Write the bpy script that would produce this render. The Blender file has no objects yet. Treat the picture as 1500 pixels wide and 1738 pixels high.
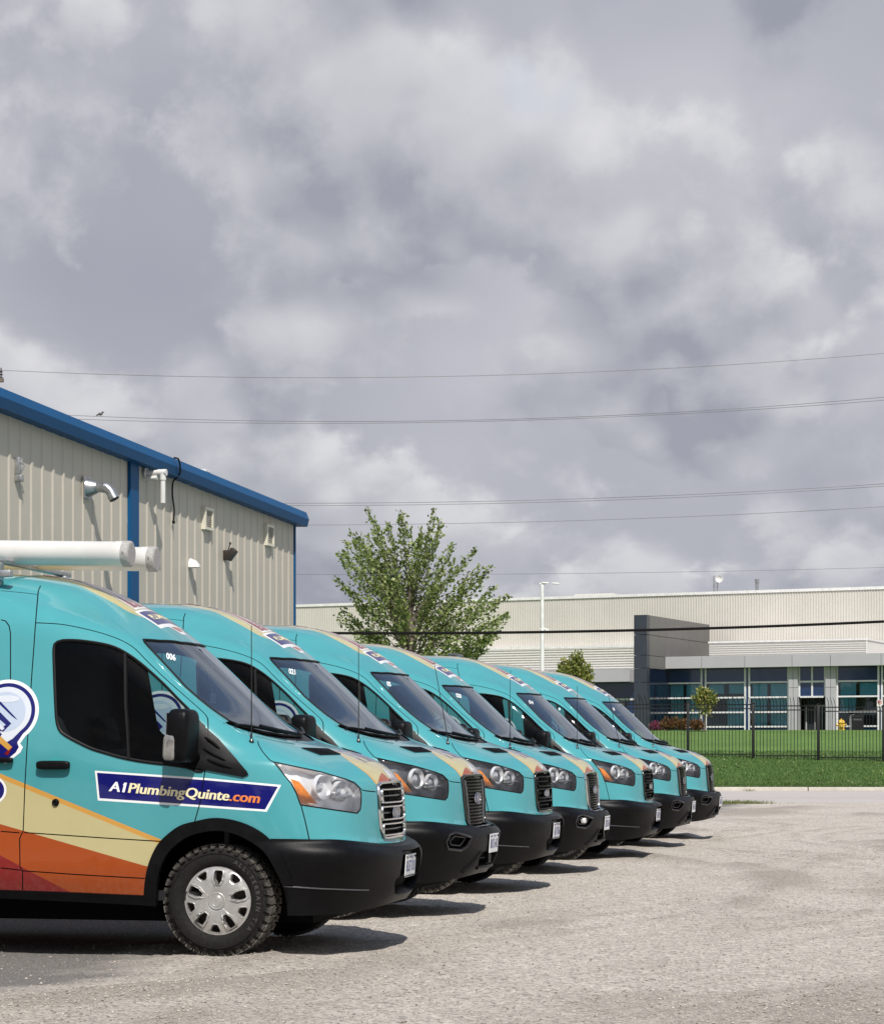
import bpy, bmesh, math, random
import numpy as np
from mathutils import Vector, Matrix
from mathutils.geometry import delaunay_2d_cdt
random.seed(7); rng = np.random.default_rng(7)
S = bpy.context.scene
COL = S.collection

# ------------------------------------------------------------------ camera
FPX, CX, CY, HC = 3800.0, 750.0, 1272.0, 1.34      # focal length / principal point in photograph pixels, eye height
cam = bpy.data.cameras.new('camera'); camo = bpy.data.objects.new('camera', cam); COL.objects.link(camo)
cam.sensor_fit = 'VERTICAL'; cam.sensor_height = 36.0
cam.lens = FPX / 1738.0 * 36.0
cam.shift_x = 0.0
cam.shift_y = (CY - 869.0) / 1738.0
cam.clip_start = 0.5; cam.clip_end = 3000
camo.location = (0, 0, HC); camo.rotation_euler = (math.pi/2, 0, 0)
S.camera = camo
S.render.engine = 'CYCLES'
S.render.resolution_x = 883; S.render.resolution_y = 1024
S.view_settings.view_transform = 'Standard'; S.view_settings.look = 'None'
S.view_settings.gamma = 1.0; S.view_settings.use_curve_mapping = False
S.view_settings.exposure = 0.0
S.cycles.max_bounces = 8; S.cycles.transparent_max_bounces = 16

# ------------------------------------------------------------------ sun and sky
TH = math.radians(14.0)                              # azimuth across the row of vans
Fd = np.array([math.cos(TH), -math.sin(TH)]); Ld = np.array([math.sin(TH), math.cos(TH)])
sh = 0.36*Fd - 0.72*Ld
SUN = Vector((sh[0], sh[1], 1.0)).normalized()
sl = bpy.data.lights.new('sun', 'SUN'); sl.energy = 4.7; sl.angle = math.radians(0.55); sl.color = (1.0, 0.955, 0.89)
so = bpy.data.objects.new('sun', sl); COL.objects.link(so)
so.rotation_euler = SUN.to_track_quat('Z', 'Y').to_euler()
so.location = (10, -10, 40)

W = bpy.data.worlds.new('World'); S.world = W; W.use_nodes = True
nt = W.node_tree; nt.nodes.clear()
def N(nt, t, **kw):
    n = nt.nodes.new(t)
    for k, v in kw.items():
        if k.startswith('i_'):
            n.inputs[k[2:].replace('_', ' ')].default_value = v
        else:
            setattr(n, k, v)
    return n
def LK(nt, a, b): nt.links.new(a, b)
def Mth(nt, op, a, b=None, c=None, clamp=False):
    n = nt.nodes.new('ShaderNodeMath'); n.operation = op; n.use_clamp = clamp
    for i, v in enumerate((a, b, c)):
        if v is None: continue
        if isinstance(v, (int, float)): n.inputs[i].default_value = v
        else: nt.links.new(v, n.inputs[i])
    return n.outputs[0]
def Mixc(nt, fac, a, b, blend='MIX'):
    n = nt.nodes.new('ShaderNodeMix'); n.data_type = 'RGBA'; n.blend_type = blend
    for sock, v in ((n.inputs['Factor'], fac), (n.inputs[6], a), (n.inputs[7], b)):
        if isinstance(v, (int, float)): sock.default_value = v
        elif isinstance(v, (tuple, list)): sock.default_value = (*v[:3], 1)
        else: nt.links.new(v, sock)
    return n.outputs[2]
def Ramp(nt, fac, stops, interp='LINEAR'):
    n = nt.nodes.new('ShaderNodeValToRGB'); cr = n.color_ramp; cr.interpolation = interp
    while len(cr.elements) < len(stops): cr.elements.new(0.5)
    for e, (p, c) in zip(cr.elements, stops):
        e.position = p; e.color = (*c[:3], 1) if isinstance(c, (tuple, list)) else (c, c, c, 1)
    nt.links.new(fac, n.inputs[0]); return n.outputs[0]
def Noise(nt, vec, scale, detail=5, rough=0.55, dist=0.0, out=0):
    n = nt.nodes.new('ShaderNodeTexNoise'); n.inputs['Scale'].default_value = scale
    n.inputs['Detail'].default_value = detail; n.inputs['Roughness'].default_value = rough
    n.inputs['Distortion'].default_value = dist
    if vec is not None: nt.links.new(vec, n.inputs['Vector'])
    return n.outputs[out]

LAYERS = [(0.4, 0.3, 7.0, 3.0, 0.43, 0.55, (0.305, 0.320, 0.385), (0.60, 0.605, 0.645), 0.9),
          (8.7, 7.4, 7.2, 3.6, 0.46, 0.555, (0.325, 0.340, 0.400), (0.72, 0.72, 0.745), 0.88)]
def billow(v, n):
    """cauliflower heads: rounded cells pushed about by the turbulence n"""
    wv = N(nt, 'ShaderNodeVectorMath', operation='MULTIPLY_ADD'); cb = N(nt, 'ShaderNodeCombineXYZ'); LK(nt, n, cb.inputs[0]); LK(nt, n, cb.inputs[2])
    LK(nt, cb.outputs[0], wv.inputs[0]); wv.inputs[1].default_value = (1.1, 0.0, 1.1); LK(nt, v, wv.inputs[2])
    vo = N(nt, 'ShaderNodeTexVoronoi', feature='F1'); vo.inputs['Scale'].default_value = 2.1; vo.inputs['Detail'].default_value = 0.0
    LK(nt, wv.outputs[0], vo.inputs['Vector'])
    return Mth(nt, 'MULTIPLY_ADD', vo.outputs['Distance'], -0.20, 0.10)
tc = N(nt, 'ShaderNodeTexCoord')
sep = N(nt, 'ShaderNodeSeparateXYZ'); LK(nt, tc.outputs['Generated'], sep.inputs[0])
zup = Mth(nt, 'MAXIMUM', sep.outputs[2], 0.0)
# cloud banks flatten towards the horizon: height is read on a logarithmic scale
zlog = Mth(nt, 'LOGARITHM', Mth(nt, 'ADD', zup, 0.22), math.e)
def skyvec(ox, oz, sx, sz, du=0.0, dx=0.0):
    c = N(nt, 'ShaderNodeCombineXYZ')
    LK(nt, Mth(nt, 'MULTIPLY_ADD', Mth(nt, 'ADD', sep.outputs[0], dx), sx, ox), c.inputs[0])
    LK(nt, Mth(nt, 'MULTIPLY', sep.outputs[1], sx), c.inputs[1])
    LK(nt, Mth(nt, 'MULTIPLY_ADD', Mth(nt, 'ADD', zlog, du), sz, oz), c.inputs[2])
    return c.outputs[0]
def smooth(x, lo, hi):
    n = N(nt, 'ShaderNodeMapRange', interpolation_type='SMOOTHSTEP'); LK(nt, x, n.inputs[0]); n.inputs[1].default_value = lo; n.inputs[2].default_value = hi; return n.outputs[0]
veil = Noise(nt, skyvec(3.1, 1.7, 4.0, 2.2), 1.0, 3, 0.5, 0.0)
col = Ramp(nt, veil, [(0.30, (0.36, 0.372, 0.435)), (0.52, (0.46, 0.47, 0.525)), (0.72, (0.60, 0.60, 0.645))])
# three banks of cumulus, far to near: a soft-edged mass, its lit upper side bright, its base grey
for ox, oz, sx, sz, lo, hi, dark, lite, opa in LAYERS:
    v_ = skyvec(ox, oz, sx, sz); vu_ = skyvec(ox, oz, sx, sz, 0.040, 0.006)
    na = Noise(nt, v_, 1.0, 9, 0.56, 0.0); nb = Noise(nt, vu_, 1.0, 3, 0.5, 0.0)
    d = Mth(nt, 'ADD', na, billow(v_, na)); du_ = Mth(nt, 'ADD', nb, billow(vu_, nb))
    m = Mth(nt, 'MULTIPLY', smooth(d, lo, hi), opa)
    lit = Mth(nt, 'ADD', Mth(nt, 'MULTIPLY_ADD', Mth(nt, 'SUBTRACT', d, du_), 3.6, 0.48), Mth(nt, 'MULTIPLY_ADD', d, -0.9, 0.50), clamp=True)
    cc = Ramp(nt, lit, [(0.12, dark), (0.50, tuple((x*.55+y*.45) for x, y in zip(dark, lite))), (0.92, lite)])
    col = Mixc(nt, m, col, cc)
ccol = col
sky = N(nt, 'ShaderNodeTexSky', sky_type='NISHITA', sun_disc=False)
sky.sun_elevation = math.asin(SUN.z); sky.sun_rotation = math.atan2(SUN.x, SUN.y)
cl10 = N(nt, 'ShaderNodeVectorMath', operation='SCALE'); LK(nt, ccol, cl10.inputs[0]); cl10.inputs['Scale'].default_value = 7.35
# broken cloud: the higher one looks, the more blue shows between the banks
gap = Noise(nt, skyvec(2.35, 1.9, 3.6, 1.5), 1.0, 4, 0.52, 0.0)
gapv = Mth(nt, 'ADD', gap, Mth(nt, 'MULTIPLY', Mth(nt, 'MULTIPLY_ADD', zup, 1.0, -0.31, clamp=True), 1.1))
gapm = Ramp(nt, gapv, [(0.66, 0.0), (0.78, 0.9)])
mixsky = Mixc(nt, gapm, cl10.outputs[0], sky.outputs[0])
W.cycles.sampling_method = 'MANUAL'; W.cycles.sample_map_resolution = 512
bg = N(nt, 'ShaderNodeBackground', i_Strength=0.14); LK(nt, mixsky, bg.inputs[0])
wo = N(nt, 'ShaderNodeOutputWorld'); LK(nt, bg.outputs[0], wo.inputs[0])

# ------------------------------------------------------------------ helpers: materials
MATS = {}
def newmat(name):
    m = bpy.data.materials.new(name); m.use_nodes = True
    t = m.node_tree; t.nodes.clear()
    o = t.nodes.new('ShaderNodeOutputMaterial'); p = t.nodes.new('ShaderNodeBsdfPrincipled')
    t.links.new(p.outputs[0], o.inputs[0]); MATS[name] = m
    return m, t, p, o
def setp(p, **kw):
    for k, v in kw.items():
        s = p.inputs[k.replace('_', ' ')]
        s.default_value = (*v, 1) if isinstance(v, tuple) and len(v) == 3 and s.type == 'RGBA' else v
def simple(name, col, rough=0.5, metal=0.0, coat=0.0, var=0.12, vscale=6.0, bump=0.0, bscale=200.0, coord='Object', spec=0.5):
    m, t, p, o = newmat(name)
    setp(p, Roughness=rough, Metallic=metal, Coat_Weight=coat, Coat_Roughness=0.05, Specular_IOR_Level=spec)
    c = t.nodes.new('ShaderNodeTexCoord').outputs[coord]
    n = Noise(t, c, vscale, 6, 0.6)
    a = tuple(x*(1-var) for x in col); b = tuple(min(1, x*(1+var)) for x in col)
    LK(t, Ramp(t, n, [(0.3, a), (0.7, b)]), p.inputs['Base Color'])
    LK(t, Mth(t, 'MULTIPLY_ADD', n, 0.16, rough - 0.08, clamp=True), p.inputs['Roughness'])
    if bump:
        b_ = t.nodes.new('ShaderNodeBump'); b_.inputs['Strength'].default_value = bump; b_.inputs['Distance'].default_value = 0.004
        LK(t, Noise(t, c, bscale, 3), b_.inputs['Height']); LK(t, b_.outputs[0], p.inputs['Normal'])
    return m
def vinyl(name, col, rough=0.22):
    """glossy wrap film; road dust gathers low on the body; bare inner side is dark liner"""
    m, t, p, o = newmat(name)
    tcn = t.nodes.new('ShaderNodeTexCoord'); c = tcn.outputs['Object']
    s = N(t, 'ShaderNodeSeparateXYZ'); LK(t, c, s.inputs[0])
    n = Noise(t, c, 2.2, 6, 0.6); nf = Noise(t, c, 26.0, 6, 0.65)
    base = Ramp(t, n, [(0.3, tuple(x*0.95 for x in col)), (0.7, tuple(min(1, x*1.05) for x in col))])
    d = Mth(t, 'MULTIPLY_ADD', s.outputs[2], -2.4, 1.65, clamp=True)
    d = Mth(t, 'MULTIPLY', d, Mth(t, 'MULTIPLY_ADD', nf, 1.5, -0.36, clamp=True))
    d = Mth(t, 'ADD', Mth(t, 'MULTIPLY', d, 0.32), Mth(t, 'MULTIPLY', n, 0.03), clamp=True)
    base = Mixc(t, d, base, (0.27, 0.23, 0.19))
    geo = N(t, 'ShaderNodeNewGeometry')
    base = Mixc(t, geo.outputs['Backfacing'], base, (0.03, 0.03, 0.032))
    LK(t, base, p.inputs['Base Color'])
    LK(t, Mth(t, 'MULTIPLY_ADD', d, 0.5, rough, clamp=True), p.inputs['Roughness'])
    setp(p, Coat_Weight=0.85, Coat_Roughness=0.04, Specular_IOR_Level=0.12)
    LK(t, Mth(t, 'MULTIPLY_ADD', geo.outputs['Backfacing'], -0.85, 0.85, clamp=True), p.inputs['Coat Weight'])
    b_ = t.nodes.new('ShaderNodeBump'); b_.inputs['Strength'].default_value = 0.05; b_.inputs['Distance'].default_value = 0.01
    LK(t, Noise(t, c, 5.0, 3), b_.inputs['Height']); LK(t, b_.outputs[0], p.inputs['Normal']); LK(t, b_.outputs[0], p.inputs['Coat Normal'])
    return m
def thinglass(name, tint, refl=1.0, rough=0.015, ior=1.5, dirt=0.06, pane=False):
    m, t, p, o = newmat(name); t.nodes.remove(p)
    tr = N(t, 'ShaderNodeBsdfTransparent'); tr.inputs[0].default_value = (*tint, 1)
    gl = N(t, 'ShaderNodeBsdfGlossy'); gl.inputs['Roughness'].default_value = rough; gl.inputs[0].default_value = (*(refl if isinstance(refl, tuple) else (refl,)*3), 1)
    fr = N(t, 'ShaderNodeFresnel'); fr.inputs[0].default_value = ior
    # both faces of the pane reflect
    r2 = Mth(t, 'DIVIDE', Mth(t, 'MULTIPLY', fr.outputs[0], 2.0), Mth(t, 'ADD', fr.outputs[0], 1.0)) if pane else fr.outputs[0]
    mx = N(t, 'ShaderNodeMixShader'); LK(t, r2, mx.inputs[0]); LK(t, tr.outputs[0], mx.inputs[1]); LK(t, gl.outputs[0], mx.inputs[2])
    df = N(t, 'ShaderNodeBsdfDiffuse'); df.inputs[0].default_value = (0.5, 0.48, 0.44, 1)
    c = t.nodes.new('ShaderNodeTexCoord').outputs['Object']
    m2 = N(t, 'ShaderNodeMixShader'); LK(t, Mth(t, 'MULTIPLY', Noise(t, c, 4.0, 5), dirt), m2.inputs[0])
    LK(t, mx.outputs[0], m2.inputs[1]); LK(t, df.outputs[0], m2.inputs[2]); LK(t, m2.outputs[0], o.inputs[0])
    return m

TEAL = (0.062, 0.302, 0.330)
M_teal = vinyl('teal_wrap', TEAL)
M_cream = vinyl('cream_wrap', (0.475, 0.42, 0.212)); M_gold = vinyl('gold_wrap', (0.55, 0.285, 0.055))
M_orange = vinyl('orange_wrap', (0.325, 0.052, 0.001)); M_orange2 = vinyl('deep_orange_wrap', (0.44, 0.075, 0.016))
M_red = vinyl('red_wrap', (0.20, 0.006, 0.006)); M_navy = vinyl('navy_wrap', (0.004, 0.005, 0.125))
M_white = vinyl('white_wrap', (0.80, 0.80, 0.80)); M_silver = vinyl('pale_blue_wrap', (0.46, 0.54, 0.66)); M_pale = vinyl('pale_grey_wrap', (0.62, 0.66, 0.72))
M_brown = vinyl('rust_wrap', (0.34, 0.10, 0.05))
M_black = simple('black_plastic', (0.0035, 0.0035, 0.0042), 0.40, spec=0.16, var=0.35, vscale=14, bump=0.25, bscale=260)
M_blackg = simple('gloss_black', (0.012, 0.012, 0.013), 0.18, coat=0.3)
M_gapm = simple('shut_line', (0.003, 0.0035, 0.004), 0.8, spec=0.1)
M_rubber = simple('window_rubber', (0.007, 0.007, 0.007), 0.5, spec=0.2)
M_dark = simple('cabin_dark', (0.006, 0.006, 0.007), 0.75, vscale=20)
M_seat = simple('seat_cloth', (0.020, 0.020, 0.022), 0.9, vscale=30, bump=0.3, bscale=300)
M_dash = simple('dashboard_grey', (0.075, 0.078, 0.085), 0.6, vscale=12)
M_chrome = simple('chrome', (0.78, 0.78, 0.79), 0.10, 1.0, var=0.05)
M_reflect = simple('lamp_reflector', (0.86, 0.86, 0.87), 0.26, 0.42, var=0.05)
M_lampdark = simple('dark_lamp_housing', (0.15, 0.155, 0.17), 0.25, 0.6, var=0.2)
M_alu = simple('silver_hubcap', (0.50, 0.49, 0.47), 0.36, 0.55, var=0.12, vscale=18)
M_amber = simple('amber_lens', (0.80, 0.27, 0.025), 0.18, coat=0.6, var=0.18, vscale=60)
M_headglass = thinglass('lamp_lens', (0.95, 0.96, 0.97), dirt=0.03)
M_ws = thinglass('windscreen_glass', (0.62, 0.70, 0.72), refl=(.86, .94, 1.0), ior=1.75, pane=True, dirt=0.02)
M_sideglass = thinglass('side_glass', (0.58, 0.66, 0.66), ior=1.22, dirt=0.001)
M_lens = simple('projector_glass', (0.62, 0.64, 0.67), 0.08, 0.5, coat=1.0)
M_plate = simple('plate_white', (0.74, 0.75, 0.76), 0.4, var=0.06, vscale=60)
M_plateblue = simple('plate_blue', (0.03, 0.05, 0.22), 0.5)
M_emblem = simple('emblem_blue', (0.02, 0.035, 0.13), 0.2, coat=0.5)
M_dtext = simple('white_digits', (0.82, 0.82, 0.82), 0.6)
M_ctext = simple('cream_letters', (0.80, 0.72, 0.45), 0.4); M_otext = simple('orange_letters', (0.72, 0.20, 0.04), 0.4); M_wtext = simple('white_letters', (0.78, 0.78, 0.80), 0.4)
def tyremat():
    m, t, p, o = newmat('dusty_rubber')
    c = t.nodes.new('ShaderNodeTexCoord').outputs['Object']
    s = N(t, 'ShaderNodeSeparateXYZ'); LK(t, c, s.inputs[0])
    r = Mth(t, 'SQRT', Mth(t, 'ADD', Mth(t, 'POWER', s.outputs[0], 2.0), Mth(t, 'POWER', s.outputs[2], 2.0)))
    e = Mth(t, 'MULTIPLY_ADD', r, 26.0, -8.7, clamp=True)
    n = Noise(t, c, 34, 7, 0.7)
    d = Mth(t, 'MULTIPLY', Mth(t, 'MULTIPLY_ADD', e, 0.85, 0.05), Mth(t, 'MULTIPLY_ADD', n, 1.9, -0.45, clamp=True), clamp=True)
    LK(t, Mixc(t, d, (0.006, 0.0057, 0.0054), (0.29, 0.265, 0.235)), p.inputs['Base Color']); setp(p, Roughness=0.8, Specular_IOR_Level=.2)
    b_ = t.nodes.new('ShaderNodeBump'); b_.inputs['Strength'].default_value = 0.4; b_.inputs['Distance'].default_value = 0.004
    LK(t, Noise(t, c, 90, 4), b_.inputs['Height']); LK(t, b_.outputs[0], p.inputs['Normal'])
    return m
M_tyre = tyremat()

# ------------------------------------------------------------------ helpers: objects
def link(name, mesh, parent=None, mats=None, loc=None, rot=None):
    o = bpy.data.objects.new(name, mesh); COL.objects.link(o)
    if parent is not None: o.parent = parent
    if mats is not None and mesh is not None and not mesh.materials:
        for m in (mats if isinstance(mats, (list, tuple)) else [mats]): mesh.materials.append(m)
    if loc is not None: o.location = loc
    if rot is not None: o.rotation_euler = rot
    return o
def tag(o, label=None, cat=None, group=None, kind=None):
    if label: o['label'] = label
    if cat: o['category'] = cat
    if group: o['group'] = group
    if kind: o['kind'] = kind
    return o
def empty(name, loc=(0, 0, 0), rz=0.0):
    o = bpy.data.objects.new(name, None); COL.objects.link(o); o.location = loc; o.rotation_euler = (0, 0, rz)
    o.empty_display_size = 0.3
    return o
def mesh_np(name, V, Fc, normals=None, midx=None, smooth=False):
    me = bpy.data.meshes.new(name); me.from_pydata([tuple(map(float, v)) for v in V], [], [tuple(map(int, f)) for f in Fc])
    if smooth or normals is not None: me.polygons.foreach_set('use_smooth', [True]*len(me.polygons))
    if midx is not None: me.polygons.foreach_set('material_index', np.asarray(midx, dtype=np.int32))
    me.update()
    if normals is not None: me.normals_split_custom_set_from_vertices([tuple(map(float, n)) for n in normals])
    return me
class MB:
    """collects simple shapes into one mesh"""
    def __init__(s): s.v = []; s.f = []; s.m = []
    def add(s, V, Fc, mi=0, T=None):
        k = len(s.v)
        for p in V:
            p = Vector(p)
            s.v.append(tuple(T @ p) if T is not None else tuple(p))
        for q in Fc: s.f.append(tuple(i + k for i in q)); s.m.append(mi)
        return s
    def box(s, lo, hi, mi=0, T=None):
        (a, b, c), (d, e, f) = lo, hi
        V = [(a,b,c),(d,b,c),(d,e,c),(a,e,c),(a,b,f),(d,b,f),(d,e,f),(a,e,f)]
        return s.add(V, [(0,3,2,1),(4,5,6,7),(0,1,5,4),(1,2,6,5),(2,3,7,6),(3,0,4,7)], mi, T)
    def bbox(s, lo, hi, b=0.01, mi=0, T=None):
        """box with chamfered edges"""
        bm = bmesh.new(); bmesh.ops.create_cube(bm, size=1.0)
        c = [(l + h)/2 for l, h in zip(lo, hi)]; d = [h - l for l, h in zip(lo, hi)]
        for v in bm.verts: v.co = Vector([v.co[i]*d[i] + c[i] for i in range(3)])
        bmesh.ops.bevel(bm, geom=bm.edges[:], offset=b, segments=2, affect='EDGES', profile=0.5)
        bm.verts.index_update()
        s.add([v.co.copy() for v in bm.verts], [[v.index for v in f.verts] for f in bm.faces], mi, T); bm.free(); return s
    def tube(s, pts, r, n=8, mi=0, caps=True, closed=False, T=None):
        pts = [Vector(p) for p in pts]; m = len(pts); rr = r if isinstance(r, (list, tuple)) else [r]*m
        V = []; up = Vector((0.13, 0.29, 0.95)); prev = None
        for i, p in enumerate(pts):
            if closed: tg = (pts[(i+1) % m] - pts[i-1])
            else: tg = pts[min(i+1, m-1)] - pts[max(i-1, 0)]
            tg.normalize()
            if prev is None:
                a = tg.cross(up)
                if a.length < 0.2: a = tg.cross(Vector((1, 0, 0)))
            else: a = prev - tg*prev.dot(tg)
            a.normalize(); prev = a; b = tg.cross(a)
            for k in range(n):
                w = 2*math.pi*k/n
                V.append(p + (a*math.cos(w) + b*math.sin(w))*rr[i])
        Fc = []
        for i in range(m if closed else m-1):
            j = (i+1) % m
            for k in range(n):
                l = (k+1) % n
                Fc.append((i*n+k, j*n+k, j*n+l, i*n+l)[::-1])
        if caps and not closed: Fc.append(tuple(range(n))); Fc.append(tuple((m-1)*n + k for k in reversed(range(n))))
        return s.add(V, Fc, mi, T)
    def lathe(s, prof, n=32, mi=0, T=None, axis='Y'):
        """prof: (r, h) along the axis"""
        V = []; m = len(prof)
        for k in range(n):
            w = 2*math.pi*k/n
            for r, h in prof:
                V.append((r*math.cos(w), h, r*math.sin(w)) if axis == 'Y' else (r*math.cos(w), r*math.sin(w), h))
        Fc = []
        for k in range(n):
            l = (k+1) % n
            for i in range(m-1):
                q = (k*m+i, k*m+i+1, l*m+i+1, l*m+i)
                Fc.append(q if axis == 'Y' else q[::-1])
        return s.add(V, Fc, mi, T)
    def sbox(s, c, d, e=0.35, n=10, mi=0, T=None):
        """super-ellipsoid: a softly rounded box"""
        V = []; Fc = []
        nu, nv = 2*n, n
        f = lambda w: math.copysign(abs(w)**e, w)
        for j in range(nv+1):
            ph = -math.pi/2 + math.pi*j/nv
            for i in range(nu):
                th = 2*math.pi*i/nu
                V.append((c[0]+d[0]/2*f(math.cos(ph))*f(math.cos(th)), c[1]+d[1]/2*f(math.cos(ph))*f(math.sin(th)), c[2]+d[2]/2*f(math.sin(ph))))
        for j in range(nv):
            for i in range(nu):
                k = (i+1) % nu
                Fc.append((j*nu+i, j*nu+k, (j+1)*nu+k, (j+1)*nu+i))
        return s.add(V, Fc, mi, T)
    def prism(s, poly, axis, lo, hi, mi=0, T=None):
        """2-D polygon pushed along an axis ('x','y','z') from lo to hi"""
        def mk(p, h): return {'x': (h, p[0], p[1]), 'y': (p[0], h, p[1]), 'z': (p[0], p[1], h)}[axis]
        n = len(poly); V = [mk(p, lo) for p in poly] + [mk(p, hi) for p in poly]
        Fc = [tuple(range(n)), tuple(range(2*n-1, n-1, -1))] + [(i, i+n, (i+1) % n + n, (i+1) % n) for i in range(n)]
        return s.add(V, Fc, mi, T)
    def mesh(s, name, smooth=None, mats=None):
        me = bpy.data.meshes.new(name); me.from_pydata(s.v, [], s.f); me.polygons.foreach_set('material_index', s.m)
        bm = bmesh.new(); bm.from_mesh(me); bmesh.ops.recalc_face_normals(bm, faces=bm.faces); bm.to_mesh(me); bm.free()
        if mats is not None:
            for m in (mats if isinstance(mats, (list, tuple)) else [mats]): me.materials.append(m)
        if smooth is not None:
            me.polygons.foreach_set('use_smooth', [True]*len(me.polygons)); me.set_sharp_from_angle(angle=math.radians(smooth))
        me.update(); return me
    def obj(s, name, mats, parent=None, smooth=None, loc=None, rot=None):
        return link(name, s.mesh(name, smooth, mats), parent, None, loc, rot)
def text_mesh(body, size=1.0, bold=0.0, shear=0.0, spacing=1.0, align='LEFT'):
    """flat lettering as (verts 2-D, faces) in text units"""
    cu = bpy.data.curves.new('lettering', 'FONT'); cu.body = body; cu.size = size; cu.offset = bold; cu.shear = shear
    cu.space_character = spacing; cu.align_x = align; cu.resolution_u = 3
    ob = bpy.data.objects.new('lettering', cu); COL.objects.link(ob)
    bpy.context.view_layer.update()
    dg = bpy.context.evaluated_depsgraph_get()
    me = bpy.data.meshes.new_from_object(ob.evaluated_get(dg))
    V = np.array([v.co[:2] for v in me.vertices]); Fc = [tuple(p.vertices) for p in me.polygons]
    bpy.data.objects.remove(ob); bpy.data.curves.remove(cu); bpy.data.meshes.remove(me)
    return V, Fc
# ------------------------------------------------------------------ van body: one lofted half surface
# van frame: x forward from the front axle, y outwards on the side the camera sees, z up from the ground
TH1 = math.radians(11.5)
F1 = np.array([math.cos(TH1), -math.sin(TH1)]); L1 = np.array([math.sin(TH1), math.cos(TH1)])
O1 = np.array([(368-CX)/FPX*14.45, 14.45]) + 0.97*L1
def prj1(P):
    P = np.asarray(P, float)
    w = O1 + P[..., 0:1]*F1 - P[..., 1:2]*L1
    return np.stack([CX + FPX*w[..., 0]/w[..., 1], CY + FPX*(HC - P[..., 2])/w[..., 1]], -1)
def unp1(px, py, y):
    u = (px-CX)/FPX; A = O1 - y*L1; x = (u*A[1]-A[0])/(F1[0]-u*F1[1]); return x, HC-(py-CY)/FPX*(A+x*F1)[1]

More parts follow.
